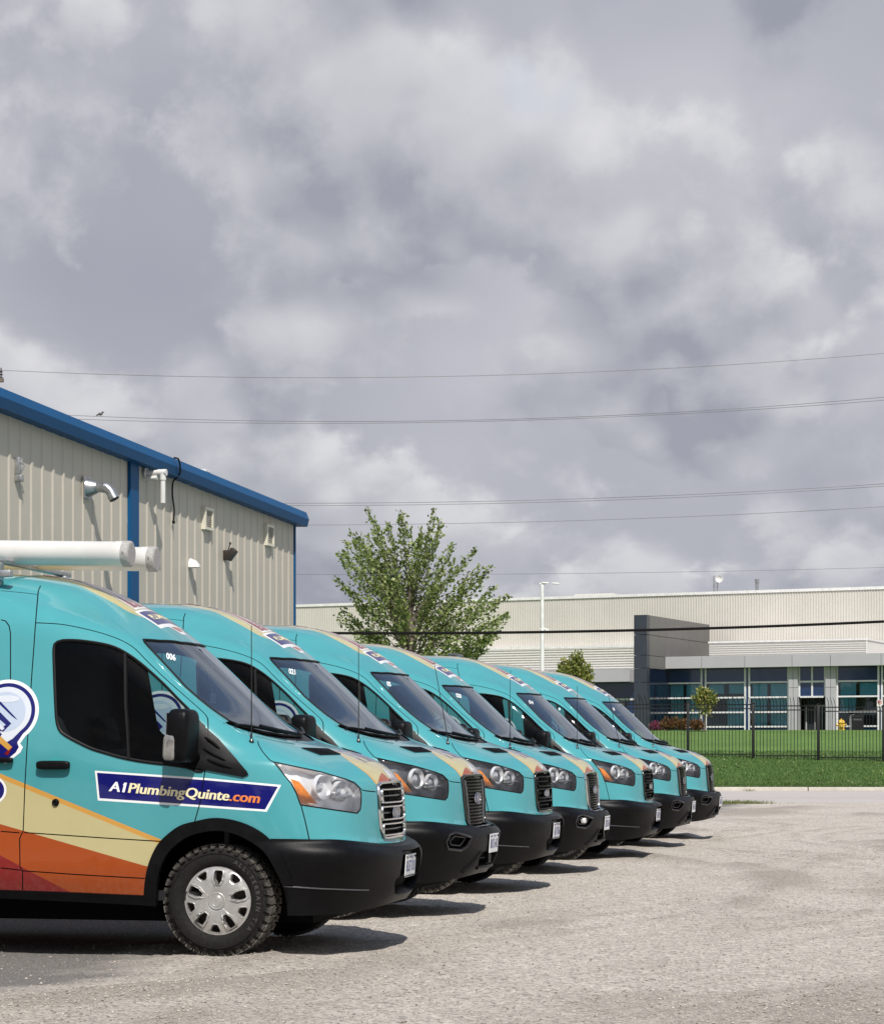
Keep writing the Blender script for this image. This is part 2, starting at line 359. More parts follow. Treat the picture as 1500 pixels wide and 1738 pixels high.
NET = [
 # bottom edge / bumper underside
 [(-4.75,.97,.44),(-3.2,.985,.41),(-2,.985,.38),(-1.2,.985,.355),(-.6,.985,.335),(0,.985,.31),(.478,.935,.272),(.70,.785,.272),(.855,.56,.285),(.965,.3,.315),(.99,0,.325)],
 # lower lip
 [(-4.75,.985,.46),(-3.2,1.0,.45),(-2,1.0,.43),(-1.2,1.0,.415),(-.6,1.0,.41),(0,1.0,.40),(.485,.948,.375),(.73,.80,.38),(.915,.565,.40),(1.035,.3,.41),(1.075,0,.42)],
 [(-4.75,1.0,.60),(-3.2,1.03,.58),(-2,1.03,.57),(-1.2,1.03,.56),(-.6,1.03,.555),(0,1.01,.555),(.505,1.010,.655),(.808,.897,.65),(1.008,.60,.632),(1.07,.3,.605),(1.10,0,.605)],
 # bumper top edge (front of the shelf)
 [(-4.75,1.0,.80),(-3.2,1.03,.80),(-2,1.03,.80),(-1.2,1.03,.795),(-.6,1.03,.785),(0,1.012,.775),(.46,.98,.757),(.755,.86,.742),(.94,.58,.706),(1.045,.3,.688),(1.085,0,.688)],
 # foot of the painted nose (back of the shelf)
 [(-4.75,1.0,.82),(-3.2,1.03,.82),(-2,1.03,.82),(-1.2,1.03,.815),(-.6,1.03,.805),(0,1.012,.795),(.46,.98,.775),(.745,.856,.762),(.90,.575,.728),(.958,.3,.708),(.99,0,.705)],
 [(-4.75,1.0,1.02),(-3.2,1.03,1.02),(-2,1.03,1.02),(-1.2,1.03,1.02),(-.6,1.03,1.01),(0,1.015,1.0),(.44,.968,.985),(.71,.835,.965),(.88,.56,.95),(.948,.3,.945),(.978,0,.945)],
 # hood edge
 [(-4.75,1.0,1.2),(-3.2,1.03,1.2),(-2,1.03,1.2),(-1.2,1.03,1.2),(-.6,1.025,1.2),(0,.998,1.22),(.375,.937,1.252),(.665,.812,1.192),(.86,.565,1.09),(.932,.3,1.105),(.96,0,1.125)],
 [(-4.75,.998,1.36),(-3.2,1.025,1.36),(-2,1.025,1.36),(-1.2,1.022,1.36),(-.6,1.005,1.33),(-.05,.975,1.305),(.29,.905,1.305),(.56,.74,1.268),(.755,.5,1.222),(.845,.25,1.226),(.87,0,1.228)],
 [(-4.75,.995,1.48),(-3.2,1.018,1.48),(-2,1.018,1.47),(-1.2,1.012,1.46),(-.6,.99,1.43),(-.12,.957,1.41),(.13,.885,1.392),(.34,.70,1.365),(.49,.48,1.342),(.58,.24,1.335),(.605,0,1.333)],
 # cowl / foot of the windscreen
 [(-4.75,.985,1.60),(-3.2,1.005,1.60),(-2,1.005,1.59),(-1.2,.997,1.57),(-.6,.968,1.55),(-.2,.93,1.53),(-.03,.855,1.522),(.07,.72,1.485),(.17,.5,1.445),(.235,.25,1.42),(.255,0,1.415)],
 [(-4.75,.955,1.78),(-3.2,.973,1.78),(-2,.973,1.77),(-1.25,.965,1.75),(-.72,.935,1.74),(-.43,.892,1.735),(-.315,.815,1.745),(-.262,.70,1.75),(-.19,.5,1.755),(-.14,.25,1.76),(-.125,0,1.76)],
 # windscreen top
 [(-4.75,.905,2.03),(-3.2,.92,2.03),(-2,.92,2.02),(-1.3,.912,2.01),(-.95,.89,2.02),(-.735,.835,2.04),(-.645,.75,2.065),(-.60,.655,2.07),(-.53,.48,2.065),(-.465,.25,2.06),(-.445,0,2.06)],
 [(-4.75,.87,2.22),(-3.2,.88,2.24),(-2.2,.88,2.235),(-1.7,.872,2.22),(-1.35,.852,2.205),(-1.08,.80,2.20),(-.94,.72,2.205),(-.84,.61,2.205),(-.73,.45,2.205),(-.65,.22,2.21),(-.63,0,2.215)],
 [(-4.75,.79,2.37),(-3.7,.795,2.40),(-2.9,.79,2.405),(-2.3,.78,2.40),(-1.9,.76,2.385),(-1.6,.715,2.37),(-1.4,.64,2.37),(-1.22,.53,2.378),(-1.08,.38,2.388),(-.985,.2,2.398),(-.955,0,2.40)],
 [(-4.75,.60,2.465),(-3.8,.60,2.50),(-3.1,.60,2.50),(-2.6,.595,2.495),(-2.25,.575,2.49),(-1.95,.535,2.487),(-1.7,.48,2.486),(-1.5,.40,2.487),(-1.36,.3,2.49),(-1.28,.16,2.496),(-1.25,0,2.498)],
 [(-4.75,0,2.52),(-3.9,0,2.565),(-3.3,0,2.575),(-2.9,0,2.575),(-2.6,0,2.57),(-2.3,0,2.562),(-2.1,0,2.556),(-1.9,0,2.55),(-1.75,0,2.544),(-1.65,0,2.54),(-1.6,0,2.538)],
]
NET = np.array(NET)
NET[-1, :, 2] += .036; NET[-2, :8, 2] += .026; NET[-2, 8:, 2] += .015; NET[-3, :6, 2] += .012
def pchip(x, Y, xq):
    h = np.diff(x)[:, None]; d = np.diff(Y, axis=0)/h
    m = np.zeros_like(Y)
    w1 = 2*h[1:]+h[:-1]; w2 = h[1:]+2*h[:-1]
    same = d[:-1]*d[1:] > 0
    with np.errstate(divide='ignore', invalid='ignore'):
        hm = (w1+w2)/(w1/d[:-1]+w2/d[1:])
    m[1:-1] = np.where(same, hm, 0)
    m[0] = d[0]; m[-1] = d[-1]
    k = np.clip(np.searchsorted(x, xq, side='right')-1, 0, len(x)-2)
    t = ((xq-x[k])/(x[k+1]-x[k]))[:, None]; H = h[k]
    return (Y[k]*(1+2*t)*(1-t)**2 + m[k]*H*t*(1-t)**2 + Y[k+1]*t*t*(3-2*t) + m[k+1]*H*t*t*(t-1))
SUBI, SUBJ = 20, 16
nl, nc = NET.shape[:2]
cx_ = np.concatenate([[0], np.cumsum(np.linalg.norm(np.diff(NET, axis=1), axis=2).mean(0))])
qi = np.concatenate([np.linspace(cx_[k], cx_[k+1], SUBI, endpoint=False) for k in range(nc-1)] + [[cx_[-1]]])
G1 = np.stack([pchip(cx_, NET[j], qi) for j in range(nl)])
# the centre line is a plane of symmetry: meet it square on
cj_ = np.concatenate([[0], np.cumsum(np.linalg.norm(np.diff(NET, axis=0), axis=2).mean(1))])
qj = np.concatenate([np.linspace(cj_[k], cj_[k+1], SUBJ, endpoint=False) for k in range(nl-1)] + [[cj_[-1]]])
G = np.stack([pchip(cj_, G1[:, i], qj) for i in range(G1.shape[1])], axis=1)
NJ, NI = G.shape[:2]
# soften the joints of the loft, keep the bumper shelf crisp
wj = np.ones(NJ)
for j in range(NJ):
    lv = j/SUBJ
    wj[j] = np.clip((abs(lv-3.5)-0.7)/1.2, 0.0, 1)
for it in range(46):
    Pd = np.concatenate([G[:, :1], G, G[:, -2:-1]*np.array([1, -1, 1])], axis=1)
    A = 0.25*Pd[:, :-2]+0.5*Pd[:, 1:-1]+0.25*Pd[:, 2:]
    A[:, 0] = G[:, 0]; A[:, -1, 1] = 0
    G = G + (A-G)*0.8
    B = G.copy(); B[1:-1] = 0.25*G[:-2]+0.5*G[1:-1]+0.25*G[2:]
    top = G[-2]*np.array([1, -1, 1])
    B[-1] = 0.25*G[-2]+0.5*G[-1]+0.25*top; B[-1, :, 1] = 0
    G = G + (B-G)*wj[:, None, None]*0.8
du = np.gradient(G, axis=1); dv = np.gradient(G, axis=0)
GN = np.cross(dv, du); GN /= np.maximum(np.linalg.norm(GN, axis=2, keepdims=True), 1e-9)
if GN[NJ//4, NI//4, 1] < 0: GN = -GN
GN[-1] = GN[-2]*np.array([1, 0, 1]); GN[:, -1, 1] = 0
GN /= np.maximum(np.linalg.norm(GN, axis=2, keepdims=True), 1e-9)
A_ = np.concatenate([[0], np.cumsum(np.linalg.norm(np.diff(G, axis=1), axis=2).mean(0))])
B_ = np.concatenate([[0], np.cumsum(np.linalg.norm(np.diff(G, axis=0), axis=2).mean(1))])
def bil(Q, c):
    j = np.clip(c[:, 0], 0, NJ-1.000001); i = np.clip(c[:, 1], 0, NI-1.000001)
    j0 = j.astype(int); i0 = i.astype(int); a = (j-j0)[:, None]; b = (i-i0)[:, None]
    return Q[j0, i0]*(1-a)*(1-b)+Q[j0+1, i0]*a*(1-b)+Q[j0, i0+1]*(1-a)*b+Q[j0+1, i0+1]*a*b
def ij2ab(c): return np.stack([np.interp(c[:, 1], np.arange(NI), A_), np.interp(c[:, 0], np.arange(NJ), B_)], 1)
def ab2ij(p): return np.stack([np.interp(p[:, 1], B_, np.arange(NJ)), np.interp(p[:, 0], A_, np.arange(NI))], 1)
def evalab(p):
    c = ab2ij(np.asarray(p, float)); n = bil(GN, c); return bil(G, c), n/np.maximum(np.linalg.norm(n, axis=1, keepdims=True), 1e-9)
PXG = prj1(G)
w_ = np.array([*O1, HC]);
camv = np.stack([-(O1@F1)*np.ones((NJ, NI)) - G[..., 0], (O1@L1)*np.ones((NJ, NI)) - G[..., 1], HC - G[..., 2]], -1)
FACING = (camv*GN).sum(-1) > 0.02
SIDEV = G[..., [0, 2]]; FRONTV = G[..., [1, 2]]; TOPV = G[..., [0, 1]]
M_side = GN[..., 1] > 0.12; M_front = (GN[..., 0] > 0.25) & (G[..., 0] > 0.6) & (G[..., 2] < 1.2); M_top = GN[..., 2] > 0.1
def inv(T, Q, mask):
    T = np.atleast_2d(np.asarray(T, float)); st = 3
    sub = Q[::st, ::st].reshape(-1, Q.shape[2]); mk = mask[::st, ::st].reshape(-1)
    jj, ii = np.meshgrid(np.arange(0, NJ, st), np.arange(0, NI, st), indexing='ij')
    sub = sub[mk]; jj = jj.reshape(-1)[mk]; ii = ii.reshape(-1)[mk]
    out = np.zeros((len(T), 2))
    for s in range(0, len(T), 256):
        t = T[s:s+256]; d = ((t[:, None]-sub[None])**2).sum(2); k = d.argmin(1)
        out[s:s+256] = np.stack([jj[k], ii[k]], 1)
    c = out
    for it in range(10):
        f0 = bil(Q, c); e = 0.25
        cj = np.clip(c+[e, 0], 0, [NJ-1.001, NI-1.001]); ci = np.clip(c+[0, e], 0, [NJ-1.001, NI-1.001])
        cjm = np.clip(c-[e, 0], 0, None); cim = np.clip(c-[0, e], 0, None)
        Jj = (bil(Q, cj)-bil(Q, cjm))/np.maximum(cj[:, :1]-cjm[:, :1], 1e-6); Ji = (bil(Q, ci)-bil(Q, cim))/np.maximum(ci[:, 1:]-cim[:, 1:], 1e-6)
        r = T-f0
        a = (Jj*Jj).sum(1); b = (Jj*Ji).sum(1); d = (Ji*Ji).sum(1); det = a*d-b*b + 1e-9*(a*d+1e-12)
        x = (Jj*r).sum(1); y = (Ji*r).sum(1)
        dj = (d*x-b*y)/det; di = (a*y-b*x)/det
        c = np.clip(c+np.clip(np.stack([dj, di], 1), -4, 4), 0, [NJ-1.0, NI-1.0])
    return ij2ab(c)
def dens(pts, step, closed=False):
    P = [np.array(p, float) for p in pts]; out = []
    for k in range(len(P)-(0 if closed else 1)):
        a, b = P[k], P[(k+1) % len(P)]; n = max(1, int(np.linalg.norm(b-a)/step))
        out += [a+(b-a)*t/n for t in range(n)]
    if not closed: out.append(P[-1])
    return np.array(out)
def smoothpts(pts, step, closed=False):
    """Catmull-Rom through traced points"""
    P = [np.array(p, float) for p in pts]; n = len(P); out = []
    for k in range(n-(0 if closed else 1)):
        if closed: p0, p1, p2, p3 = P[k-1], P[k], P[(k+1) % n], P[(k+2) % n]
        else: p0, p1, p2, p3 = P[max(k-1, 0)], P[k], P[min(k+1, n-1)], P[min(k+2, n-1)]
        m = max(1, int(np.linalg.norm(p2-p1)/step))
        for q in range(m):
            t = q/m
            out.append(0.5*((2*p1)+(-p0+p2)*t+(2*p0-5*p1+4*p2-p3)*t*t+(-p0+3*p1-3*p2+p3)*t**3))
    if not closed: out.append(P[-1])
    return np.array(out)
def px(pts, step=7, closed=False, sm=False): return inv((smoothpts if sm else dens)(pts, step, closed), PXG, FACING)
def sd(pts, step=.04, closed=False, sm=False): return inv((smoothpts if sm else dens)(pts, step, closed), SIDEV, M_side)
def fr(pts, step=.03, closed=False, sm=False): return inv((smoothpts if sm else dens)(pts, step, closed), FRONTV, M_front)
def tp(pts, step=.04, closed=False, sm=False): return inv((smoothpts if sm else dens)(pts, step, closed), TOPV, M_top)
ALLM = np.ones((NJ, NI), bool)
def offs(ab, d):
    """parallel polyline on the surface at signed distance d"""
    P, n = evalab(ab); t = np.gradient(P, axis=0); t /= np.maximum(np.linalg.norm(t, axis=1, keepdims=True), 1e-9)
    return inv(P+np.cross(n, t)*d, G, ALLM)
def inpoly(p, poly):
    x, y = p[:, 0], p[:, 1]; r = np.zeros(len(p), bool); n = len(poly)
    for k in range(n):
        x1, y1 = poly[k]; x2, y2 = poly[(k+1) % n]
        if y1 == y2: continue
        c = ((y1 > y) != (y2 > y)) & (x < (x2-x1)*(y-y1)/(y2-y1)+x1)
        r ^= c
    return r
AMAX, BMAX = A_[-1], B_[-1]
def cat(*a): return np.concatenate([np.atleast_2d(np.asarray(q, float)) for q in a])

# traced outlines (photograph pixels on the nearest van, laid onto the real surface)
arch_in = px([(266,1530),(268,1500),(272,1478),(281,1456),(297,1436),(325,1418),(366,1410),(404,1417),(446,1443),(465,1470),(479,1500),(486,1530),(488,1550)], sm=True)
arch_out = px([(246,1528),(247,1500),(253,1468),(266,1438),(280,1421),(305,1402),(331,1394),(365,1388),(402,1393),(434,1406),(459,1425),(480,1455),(493,1484),(498,1500)], sm=True)
E3 = evalab(arch_in)[0]; E3o = evalab(arch_out)[0]
R_ARCH = cat(arch_in, [(arch_in[-1][0], -1), (arch_in[0][0], -1)])
ao_end = px([(498,1500),(489,1500)]); 
R_TRIM = cat(arch_out, [(arch_out[-1][0], -1), (arch_out[0][0], -1)])
shx = lambda E, z0: sd([(p[0]-3.75, max(p[2], z0)) for p in E], 0.05)
R_ARCHB = None
def closebelow(ab): return cat(ab, [(ab[-1][0], -1), (ab[0][0], -1)])
rear_in = sd([(-4.17,.46),(-4.12,.62),(-4.0,.75),(-3.75,.83),(-3.52,.76),(-3.42,.63),(-3.37,.44)], .05, sm=True)
R_ARCHB = closebelow(rear_in)
WINPX = [(98,1090),(104,1087.5),(133,1087.5),(173,1093),(200,1101),(227,1117),(253,1138),(280,1163),(303,1187),(324,1208),(338,1226),(348,1240),(346,1306),(316,1302),(280,1297),(250,1293.5),(213,1287),(180,1278),(155,1270),(128,1257),(109,1246),(101,1237),(97,1222),(95,1193),(93,1140),(92,1103),(93.5,1094)]
R_WIN = px(WINPX, 4, closed=True, sm=True)
R_SAILD = px([(324,1207),(339,1223),(351,1238),(349,1307),(280,1297),(282,1291),(330,1260)], 5, closed=True)
SAILPX = [(324,1206.5),(349,1236),(371,1255),(397,1284),(420,1310),(422,1315),(413,1319),(349,1307),(279,1296.5),(281,1288),(300,1270),(322,1240)]
R_SAIL = px(SAILPX, 5, closed=True)
wsn = px([(244,1086),(246,1091),(253,1099),(285,1133),(315,1166),(340,1188),(360,1204),(389,1224)], 6)
wtop = tp([tuple(evalab(wsn[:1])[0][0][:2]), (-.545,.5), (-.475,.25), (-.455,0)], .04)
wbot = tp([tuple(evalab(wsn[-1:])[0][0][:2]), (.09,.66), (.17,.5), (.23,.25), (.25,0)], .04)
R_WS = cat(wtop[::-1], wsn, wbot, )
R_WS[0][0] = AMAX+.01; R_WS[-1][0] = AMAX+.01
# dark cowl between glass and hood
hoodrear = tp([(.0,.83),(.10,.74),(.22,.58),(.31,.34),(.345,0)], .04)
R_COWL = cat(wbot, [(AMAX+.01, hoodrear[-1][1])], hoodrear[::-1]); R_COWL[len(wbot)-1][0] = AMAX+.01
HEADPX = [(464,1293),(496,1300),(544,1310),(587,1322.5),(602,1329),(610,1337),(613,1346),(613,1362),(611.5,1374),(606,1380),(560,1373.5),(510,1366),(503,1346),(494,1329),(484,1317),(473,1303)]
R_HEAD = px(HEADPX, 5, closed=True)
R_AMBER = px([(493,1321),(509,1326),(525,1345),(541,1365),(512,1361),(504,1344)], 5, closed=True)
GRA = [(0,1.128),(.30,1.122),(.36,1.105),(.378,1.06),(.385,.93),(.368,.80),(.335,.748),(.25,.742),(0,.748)]
GRB = [(0,1.125),(.31,1.12),(.375,1.10),(.385,1.06),(.378,.92),(.345,.75),(.30,.692),(.25,.688),(0,.69)]
def half(poly):
    q = fr(poly[1:-1], .02); z0 = fr([poly[0]])[0]; z1 = fr([poly[-1]])[0]
    return cat([(AMAX+.01, z0[1])], [(AMAX-.002, z0[1])], q, [(AMAX-.002, z1[1])], [(AMAX+.01, z1[1])])
bump_line = cat(px([(459,1423.5),(493,1424),(525,1425.5),(580,1430),(612,1433.5)], 6), fr([(.53,.712),(.48,.70),(.3,.692),(.003,.692)], .04)); bump_line[-1][0] = AMAX+.01
# the bumper reaches back to the shelf's rear edge
lev = lambda k: B_[k*SUBJ]
sh_i = [k for k in range(len(bump_line))]
bl2 = bump_line.copy()
for k, p in enumerate(bl2):
    t = np.clip((p[0]-(AMAX-1.02))/0.22, 0, 1); bl2[k, 1] = p[1]*(1-t)+max(p[1], lev(4)-.004)*t
R_BUMP = cat(arch_in[-1:], arch_in[-1:], px([(488,1540),(480,1502)], 9), px([(498,1500),(493,1484),(480,1455),(459,1423.5)], 8), bl2, [(AMAX+.01, -1)], [(arch_in[-1][0], -1)])
sill = cat(sd([(-4.74,.455),(-3.2,.44),(-2,.425),(-1.5,.42)], .2), px([(2,1510),(120,1514),(247,1519.5)], 20))
R_SILL = cat(sill, [(sill[-1][0]+.02, -1)], [(-1, -1)], [(-1, sill[0][1])])
VENTPX = [(513,1270),(556,1271.5),(577,1280.5),(543,1281.5)]
R_VENT = px(VENTPX, 5, closed=True)
# wrap graphics
yl = [(0-400*.98,1312-400*.345),(0,1312),(43,1327),(160,1377),(276,1425.5)]
R_CREAM = cat(px([(-20,1316),(0,1319.5),(43,1335),(160,1384),(276,1431)], 12), px([(276,1431),(252,1470),(249,1470),(150,1438),(40,1409),(0,1398),(-20,1393)], 12))
E_cr = evalab(R_CREAM)[0]
slc = (1.205-1.115)/(0.163)
def side_xz(pts): return [unp1(a, b, 1.02) for a, b in pts]
x0, z0 = side_xz([(0,1312)])[0]; x1, z1 = side_xz([(276,1425.5)])[0]; sA = (z1-z0)/(x1-x0)
def lineA(x, d=0): return z0+(x-x0)*sA+d
xo0, zo0 = side_xz([(0,1398)])[0]; xo1, zo1 = side_xz([(249,1470)])[0]; sB = (zo1-zo0)/(xo1-xo0)
def lineB(x): return zo0+(x-xo0)*sB
xr0, zr0 = side_xz([(0,1450)])[0]; xr1, zr1 = side_xz([(112,1510)])[0]; sC = (zr1-zr0)/(xr1-xr0)
def lineC(x): return zr0+(x-xr0)*sC
XE = -.30; XB = -3.0
def cl(z, x): return min(z, 1.55)
R_GOLD = sd([(XE,lineA(XE)),(-1.5,lineA(-1.5)),(-2.2,lineA(-2.2)),(-2.2,lineB(-2.2)-.1),(-1.5,.3),(XE,.45)], .05, closed=True)
R_CRM = sd([(XE,lineA(XE,-.033)),(-1.5,lineA(-1.5,-.033)),(-2.2,lineA(-2.2,-.033)),(-2.2,lineB(-2.2)-.1),(-1.5,.3),(XE,.45)], .05, closed=True)
def below(line): return cat(sd([(XE,line(XE)),(-1.5,line(-1.5)),(-4.7,min(line(-2.6),1.5))], .05), [(-1, ab) for ab in [0.9*lev(8)]], [(-1, -1)], [(sd([(XE,.6)])[0][0], -1)])
R_ORG = below(lineB)
R_ORG2 = None
R_RED = cat(sd([(xr1+.06,zr1-.036),(-1.5,lineC(-1.5)),(-3.2,min(lineC(-3.2), 1.2))], .05), [(-1, lev(5))], [(-1, -1)], [(sd([(xr1+.06,.5)])[0][0], -1)])
NAVYPX = [(163,1309.5),(349,1322),(474,1333.5),(451,1375),(341,1367.5),(168.5,1356)]
R_NAVYO = px([(161.5,1308),(349,1320.5),(477.5,1332.3),(453,1377.8),(341,1370),(166.5,1358.6)], 8, closed=True)
R_NAVY = px([(165,1311.5),(349,1324),(472,1335.2),(450,1374),(341,1366.3),(169.5,1354.8)], 8, closed=True)
# pale band over hood and roof
bh = px([(565,1274.5),(577,1281),(600,1297),(620,1311.5),(631,1322),(639,1333)], 5, sm=True)
bhi = px([(570,1275.5),(582,1283.3),(603,1298),(622,1311),(633.5,1321.5),(641.5,1332)], 5, sm=True)
gz = fr([(0,1.13)])[0][1]
def toCentre(ab): return cat(ab, [(AMAX+.01, ab[-1][1])], [(AMAX+.01, ab[0][1])])
R_BHG = cat(bh, [(AMAX+.01, gz)], [(AMAX+.01, bh[0][1])]); R_BHC = cat(bhi, [(AMAX+.01, gz)], [(AMAX+.01, bhi[0][1])])
crest = cat(fr([(.325,1.121)]), px([(641.5,1329),(644,1318),(648,1311)], 3)); ce = evalab(crest)[0]
cre2 = cat(crest, tp([tuple(ce[-1][:2]), (ce[-1][0]+.035, .10), (ce[-1][0]+.045, 0.003)], .02)); R_CREST = cat(cre2, [(AMAX+.01, cre2[-1][1])], [(AMAX+.01, gz)])
rb = px([(88,982.5),(107,986),(133,993),(160,1006),(193,1023.5),(220,1039),(245,1048.5)], 6, sm=True); rbe = evalab(rb)[0]
rb2 = tp([(rbe[0][0]-1.6, .10), (rbe[0][0]-.5, .20)], .1)
R_RB = cat(rb2, rb, tp([tuple(rbe[-1][:2]), (rbe[-1][0]+.10, .2), (rbe[-1][0]+.13, .003)], .04), [(AMAX+.01, BMAX+.1)], [(rb2[0][0], BMAX+.1)])
# shut lines
def groove(ab, w=.0075): return ab, offs(ab, w/2), offs(ab, -w/2)
GRV = []
for pts, sm, sharp in [(a_, b_, 0) for a_, b_ in [
    ([(65,1009),(61,1057),(58,1100),(55,1140),(47,1260),(43,1330),(40,1410),(34,1423),(34.5,1471),(39,1479),(39,1511)], False),
    ([(61,1057),(107,1060),(160,1071),(200,1084),(227,1099),(251,1123),(277,1148),(307,1175),(341,1205),(351,1216),(353.5,1228),(352.5,1277),(348.5,1306),(344,1335),(341,1357),(331,1394)], False),
    ([(2,1002.5),(40,1006),(65,1009)], False), ([(65,1009),(66,1002),(70,993)], False),
    ([(41,1413),(100,1417),(180,1422.5),(272,1428)], False),
    ([(39,1478),(140,1485),(246,1491)], False),
    ([(2,1411),(33,1413.5)], False), ([(2,1473),(35,1477)], False),
    ([(2,1052),(10,1054),(16,1062),(18.5,1075),(18.5,1215)], False),
    ([(437,1257),(440,1266),(446,1276),(458,1290),(464,1293)], False),
    ([(610,1336),(614,1340.5),(620,1342.2),(638,1344)], False),
    ([(464,1293),(500,1300.5),(544,1309.5),(587,1322),(602,1328),(610,1336)], False),
    ([(511,1366.5),(518,1393),(525,1425)], False)]]:
    GRV.append(groove(px(pts, 4, sm=len(pts) > 8 and pts[0] != (65,1009)), .0075))
GRV.append(groove(sd([(-2.62,.44),(-2.62,.8),(-2.62,1.4),(-2.60,2.0),(-2.56,2.36)], .05)))

DREAR = [(61,1057),(58,1100),(55,1140),(47,1260),(43,1330),(40,1410),(34,1423),(34.5,1471),(39,1479),(39,1511)]
R_DOOR = cat(px(DREAR, 6), px([(120,1514),(247,1519.5)], 12), px([(256,1475),(276,1428),(331,1394)], 8),
   px([(61,1057),(107,1060),(160,1071),(200,1084),(227,1099),(251,1123),(277,1148),(307,1175),(341,1205),(351,1216),(353.5,1228),(352.5,1277),(348.5,1306),(344,1335),(341,1357),(331,1394)], 6)[::-1])
R_HOOD = px([(437,1257),(440,1266),(446,1276),(458,1290),(464,1293),(500,1300.5),(544,1309.5),(587,1322),(602,1328),(610,1336),(614,1340.5),(620,1342.2),(638,1344)], 6)
R_HOOD = cat(R_HOOD, [(AMAX+.01, R_HOOD[-1][1])], [(AMAX+.01, hoodrear[-1][1])], hoodrear[::-1])
R_SLIDE = cat(sd([(-2.62,.44),(-2.62,.8),(-2.62,1.4),(-2.60,2.0),(-2.56,2.33)], .05), px([(2,1002.5),(40,1006),(65,1009)], 8), px(DREAR, 6), sd([(-1.5,.42),(-2.6,.435)], .1))
def build_half(kind):
    """constrained triangulation of the half body with every outline in it; returns vertices, triangles, part and paint of each"""
    grl = half(GRA if kind == 'A' else GRB)
    polys = dict(arch=R_ARCH, archb=R_ARCHB, trim=R_TRIM, win=R_WIN, sail=R_SAIL, ws=R_WS, cowl=R_COWL, head=R_HEAD, grille=grl, bump=R_BUMP,
                 sill=R_SILL, vent=R_VENT, gold=R_GOLD, crm=R_CRM, org=R_ORG, red=R_RED, navyo=R_NAVYO, navy=R_NAVY, bhg=R_BHG, bhc=R_BHC, crest=R_CREST, rb=R_RB)
    if kind == 'A':
        polys['pocket'] = halfp([(0,.665),(.27,.665),(.30,.60),(.31,.49),(0,.49)]); polys['intake'] = halfp([(0,.49),(.345,.49),(.36,.455),(.30,.385),(.22,.375),(0,.375)])
        polys['pocket'] = polys['pocket']
    else:
        polys['intake'] = halfp([(0,.50),(.30,.50),(.315,.47),(.27,.385),(0,.385)])
        polys['fog'] = fr([(.52,.625),(.71,.665),(.765,.655),(.78,.60),(.735,.545),(.60,.53),(.545,.555)], .03, closed=True)
    # domain points
    gi = np.unique(np.concatenate([np.arange(0, 6*SUBI, 5), np.arange(6*SUBI, NI, 3), [NI-1]])); gj = np.unique(np.concatenate([np.arange(0, NJ, 4), [NJ-1]]))
    jj, ii = np.meshgrid(gj, gi, indexing='ij')
    gp = ij2ab(np.stack([jj.ravel(), ii.ravel()], 1).astype(float))
    pts = []; edges = []; centre = set()
    def addline(ab, closed, cen=False):
        q = np.asarray(ab).copy(); q[:, 0] = np.clip(q[:, 0], 0, AMAX); q[:, 1] = np.clip(q[:, 1], 0, BMAX)
        keep = [0]
        for k in range(1, len(q)):
            if np.hypot(*(q[k]-q[keep[-1]])) > .002: keep.append(k)
        q = q[keep]; k0 = sum(len(p) for p in pts); pts.append(q); n = len(q)
        if cen: centre.update(range(k0, k0+n))
        for k in range(n-(0 if closed else 1)): edges.append((k0+k, k0+(k+1) % n))
    for p in polys.values(): addline(p, True)
    for c, a, b in GRV: addline(c, False, True); addline(a, False); addline(b, False)
    cp = np.concatenate(pts)
    # drop grid points that would crowd an outline
    keep = np.ones(len(gp), bool)
    for s in range(0, len(gp), 400):
        d = np.abs(gp[s:s+400, None]-cp[None]).max(2).min(1); keep[s:s+400] = d > .006
    bd = (gp[:, 0] < 1e-6) | (gp[:, 0] > AMAX-1e-6) | (gp[:, 1] < 1e-6) | (gp[:, 1] > BMAX-1e-6)
    gp = gp[keep | bd]
    allp = np.concatenate([cp, gp])
    out = delaunay_2d_cdt([Vector(p) for p in allp], edges, [], 0, 1e-5)
    v2 = np.array([tuple(v) for v in out[0]]); tris = np.array([f for f in out[2] if len(f) == 3])
    ov = out[3]
    P, n = evalab(v2)
    P[np.abs(v2[:, 0]-AMAX) < 1e-4, 1] = 0; P[np.abs(v2[:, 1]-BMAX) < 1e-4, 1] = 0
    for k, o in enumerate(ov):
        if any(q in centre for q in o): P[k] -= n[k]*0.010
    c = v2[tris].mean(1)
    ins = {k: inpoly(c, p) for k, p in polys.items()}
    gap = np.zeros(len(tris), bool)
    for cc, a, b in GRV: gap |= inpoly(c, np.concatenate([a, b[::-1]]))
    part = np.full(len(tris), 'body', dtype=object)
    paint = np.zeros(len(tris), int)              # index into PAINTS
    side = evalab(c)[0]
    for key, idx in (('gold', 2), ('crm', 1), ('org', 3), ('red', 5), ('bhg', 2), ('bhc', 1), ('crest', 3), ('rb', 1), ('navyo', 6), ('navy', 7)): paint[ins[key]] = idx
    nosep = c[:, 1] > lev(8)
    for key, pl in (('hood', R_HOOD), ('door', R_DOOR), ('sliding_door', R_SLIDE)): part[inpoly(c, pl) & (part == 'body')] = key
    for key in ('sill', 'cowl', 'vent', 'sail', 'ws', 'win', 'head', 'bump', 'pocket', 'intake', 'fog', 'trim', 'grille', 'arch', 'archb'):
        if key not in ins: continue
        m = ins[key]
        if key == 'trim': m = m & (part != 'bump')
        if key == 'win': m = m & (part != 'sail')
        if key in ('pocket', 'intake', 'fog'): m = m & (part == 'bump')
        part[m] = key
    gapb = gap & np.isin(part, ['body', 'sill', 'hood', 'door', 'sliding_door']); paint[gapb] = 8
    return P, n, tris, part, paint
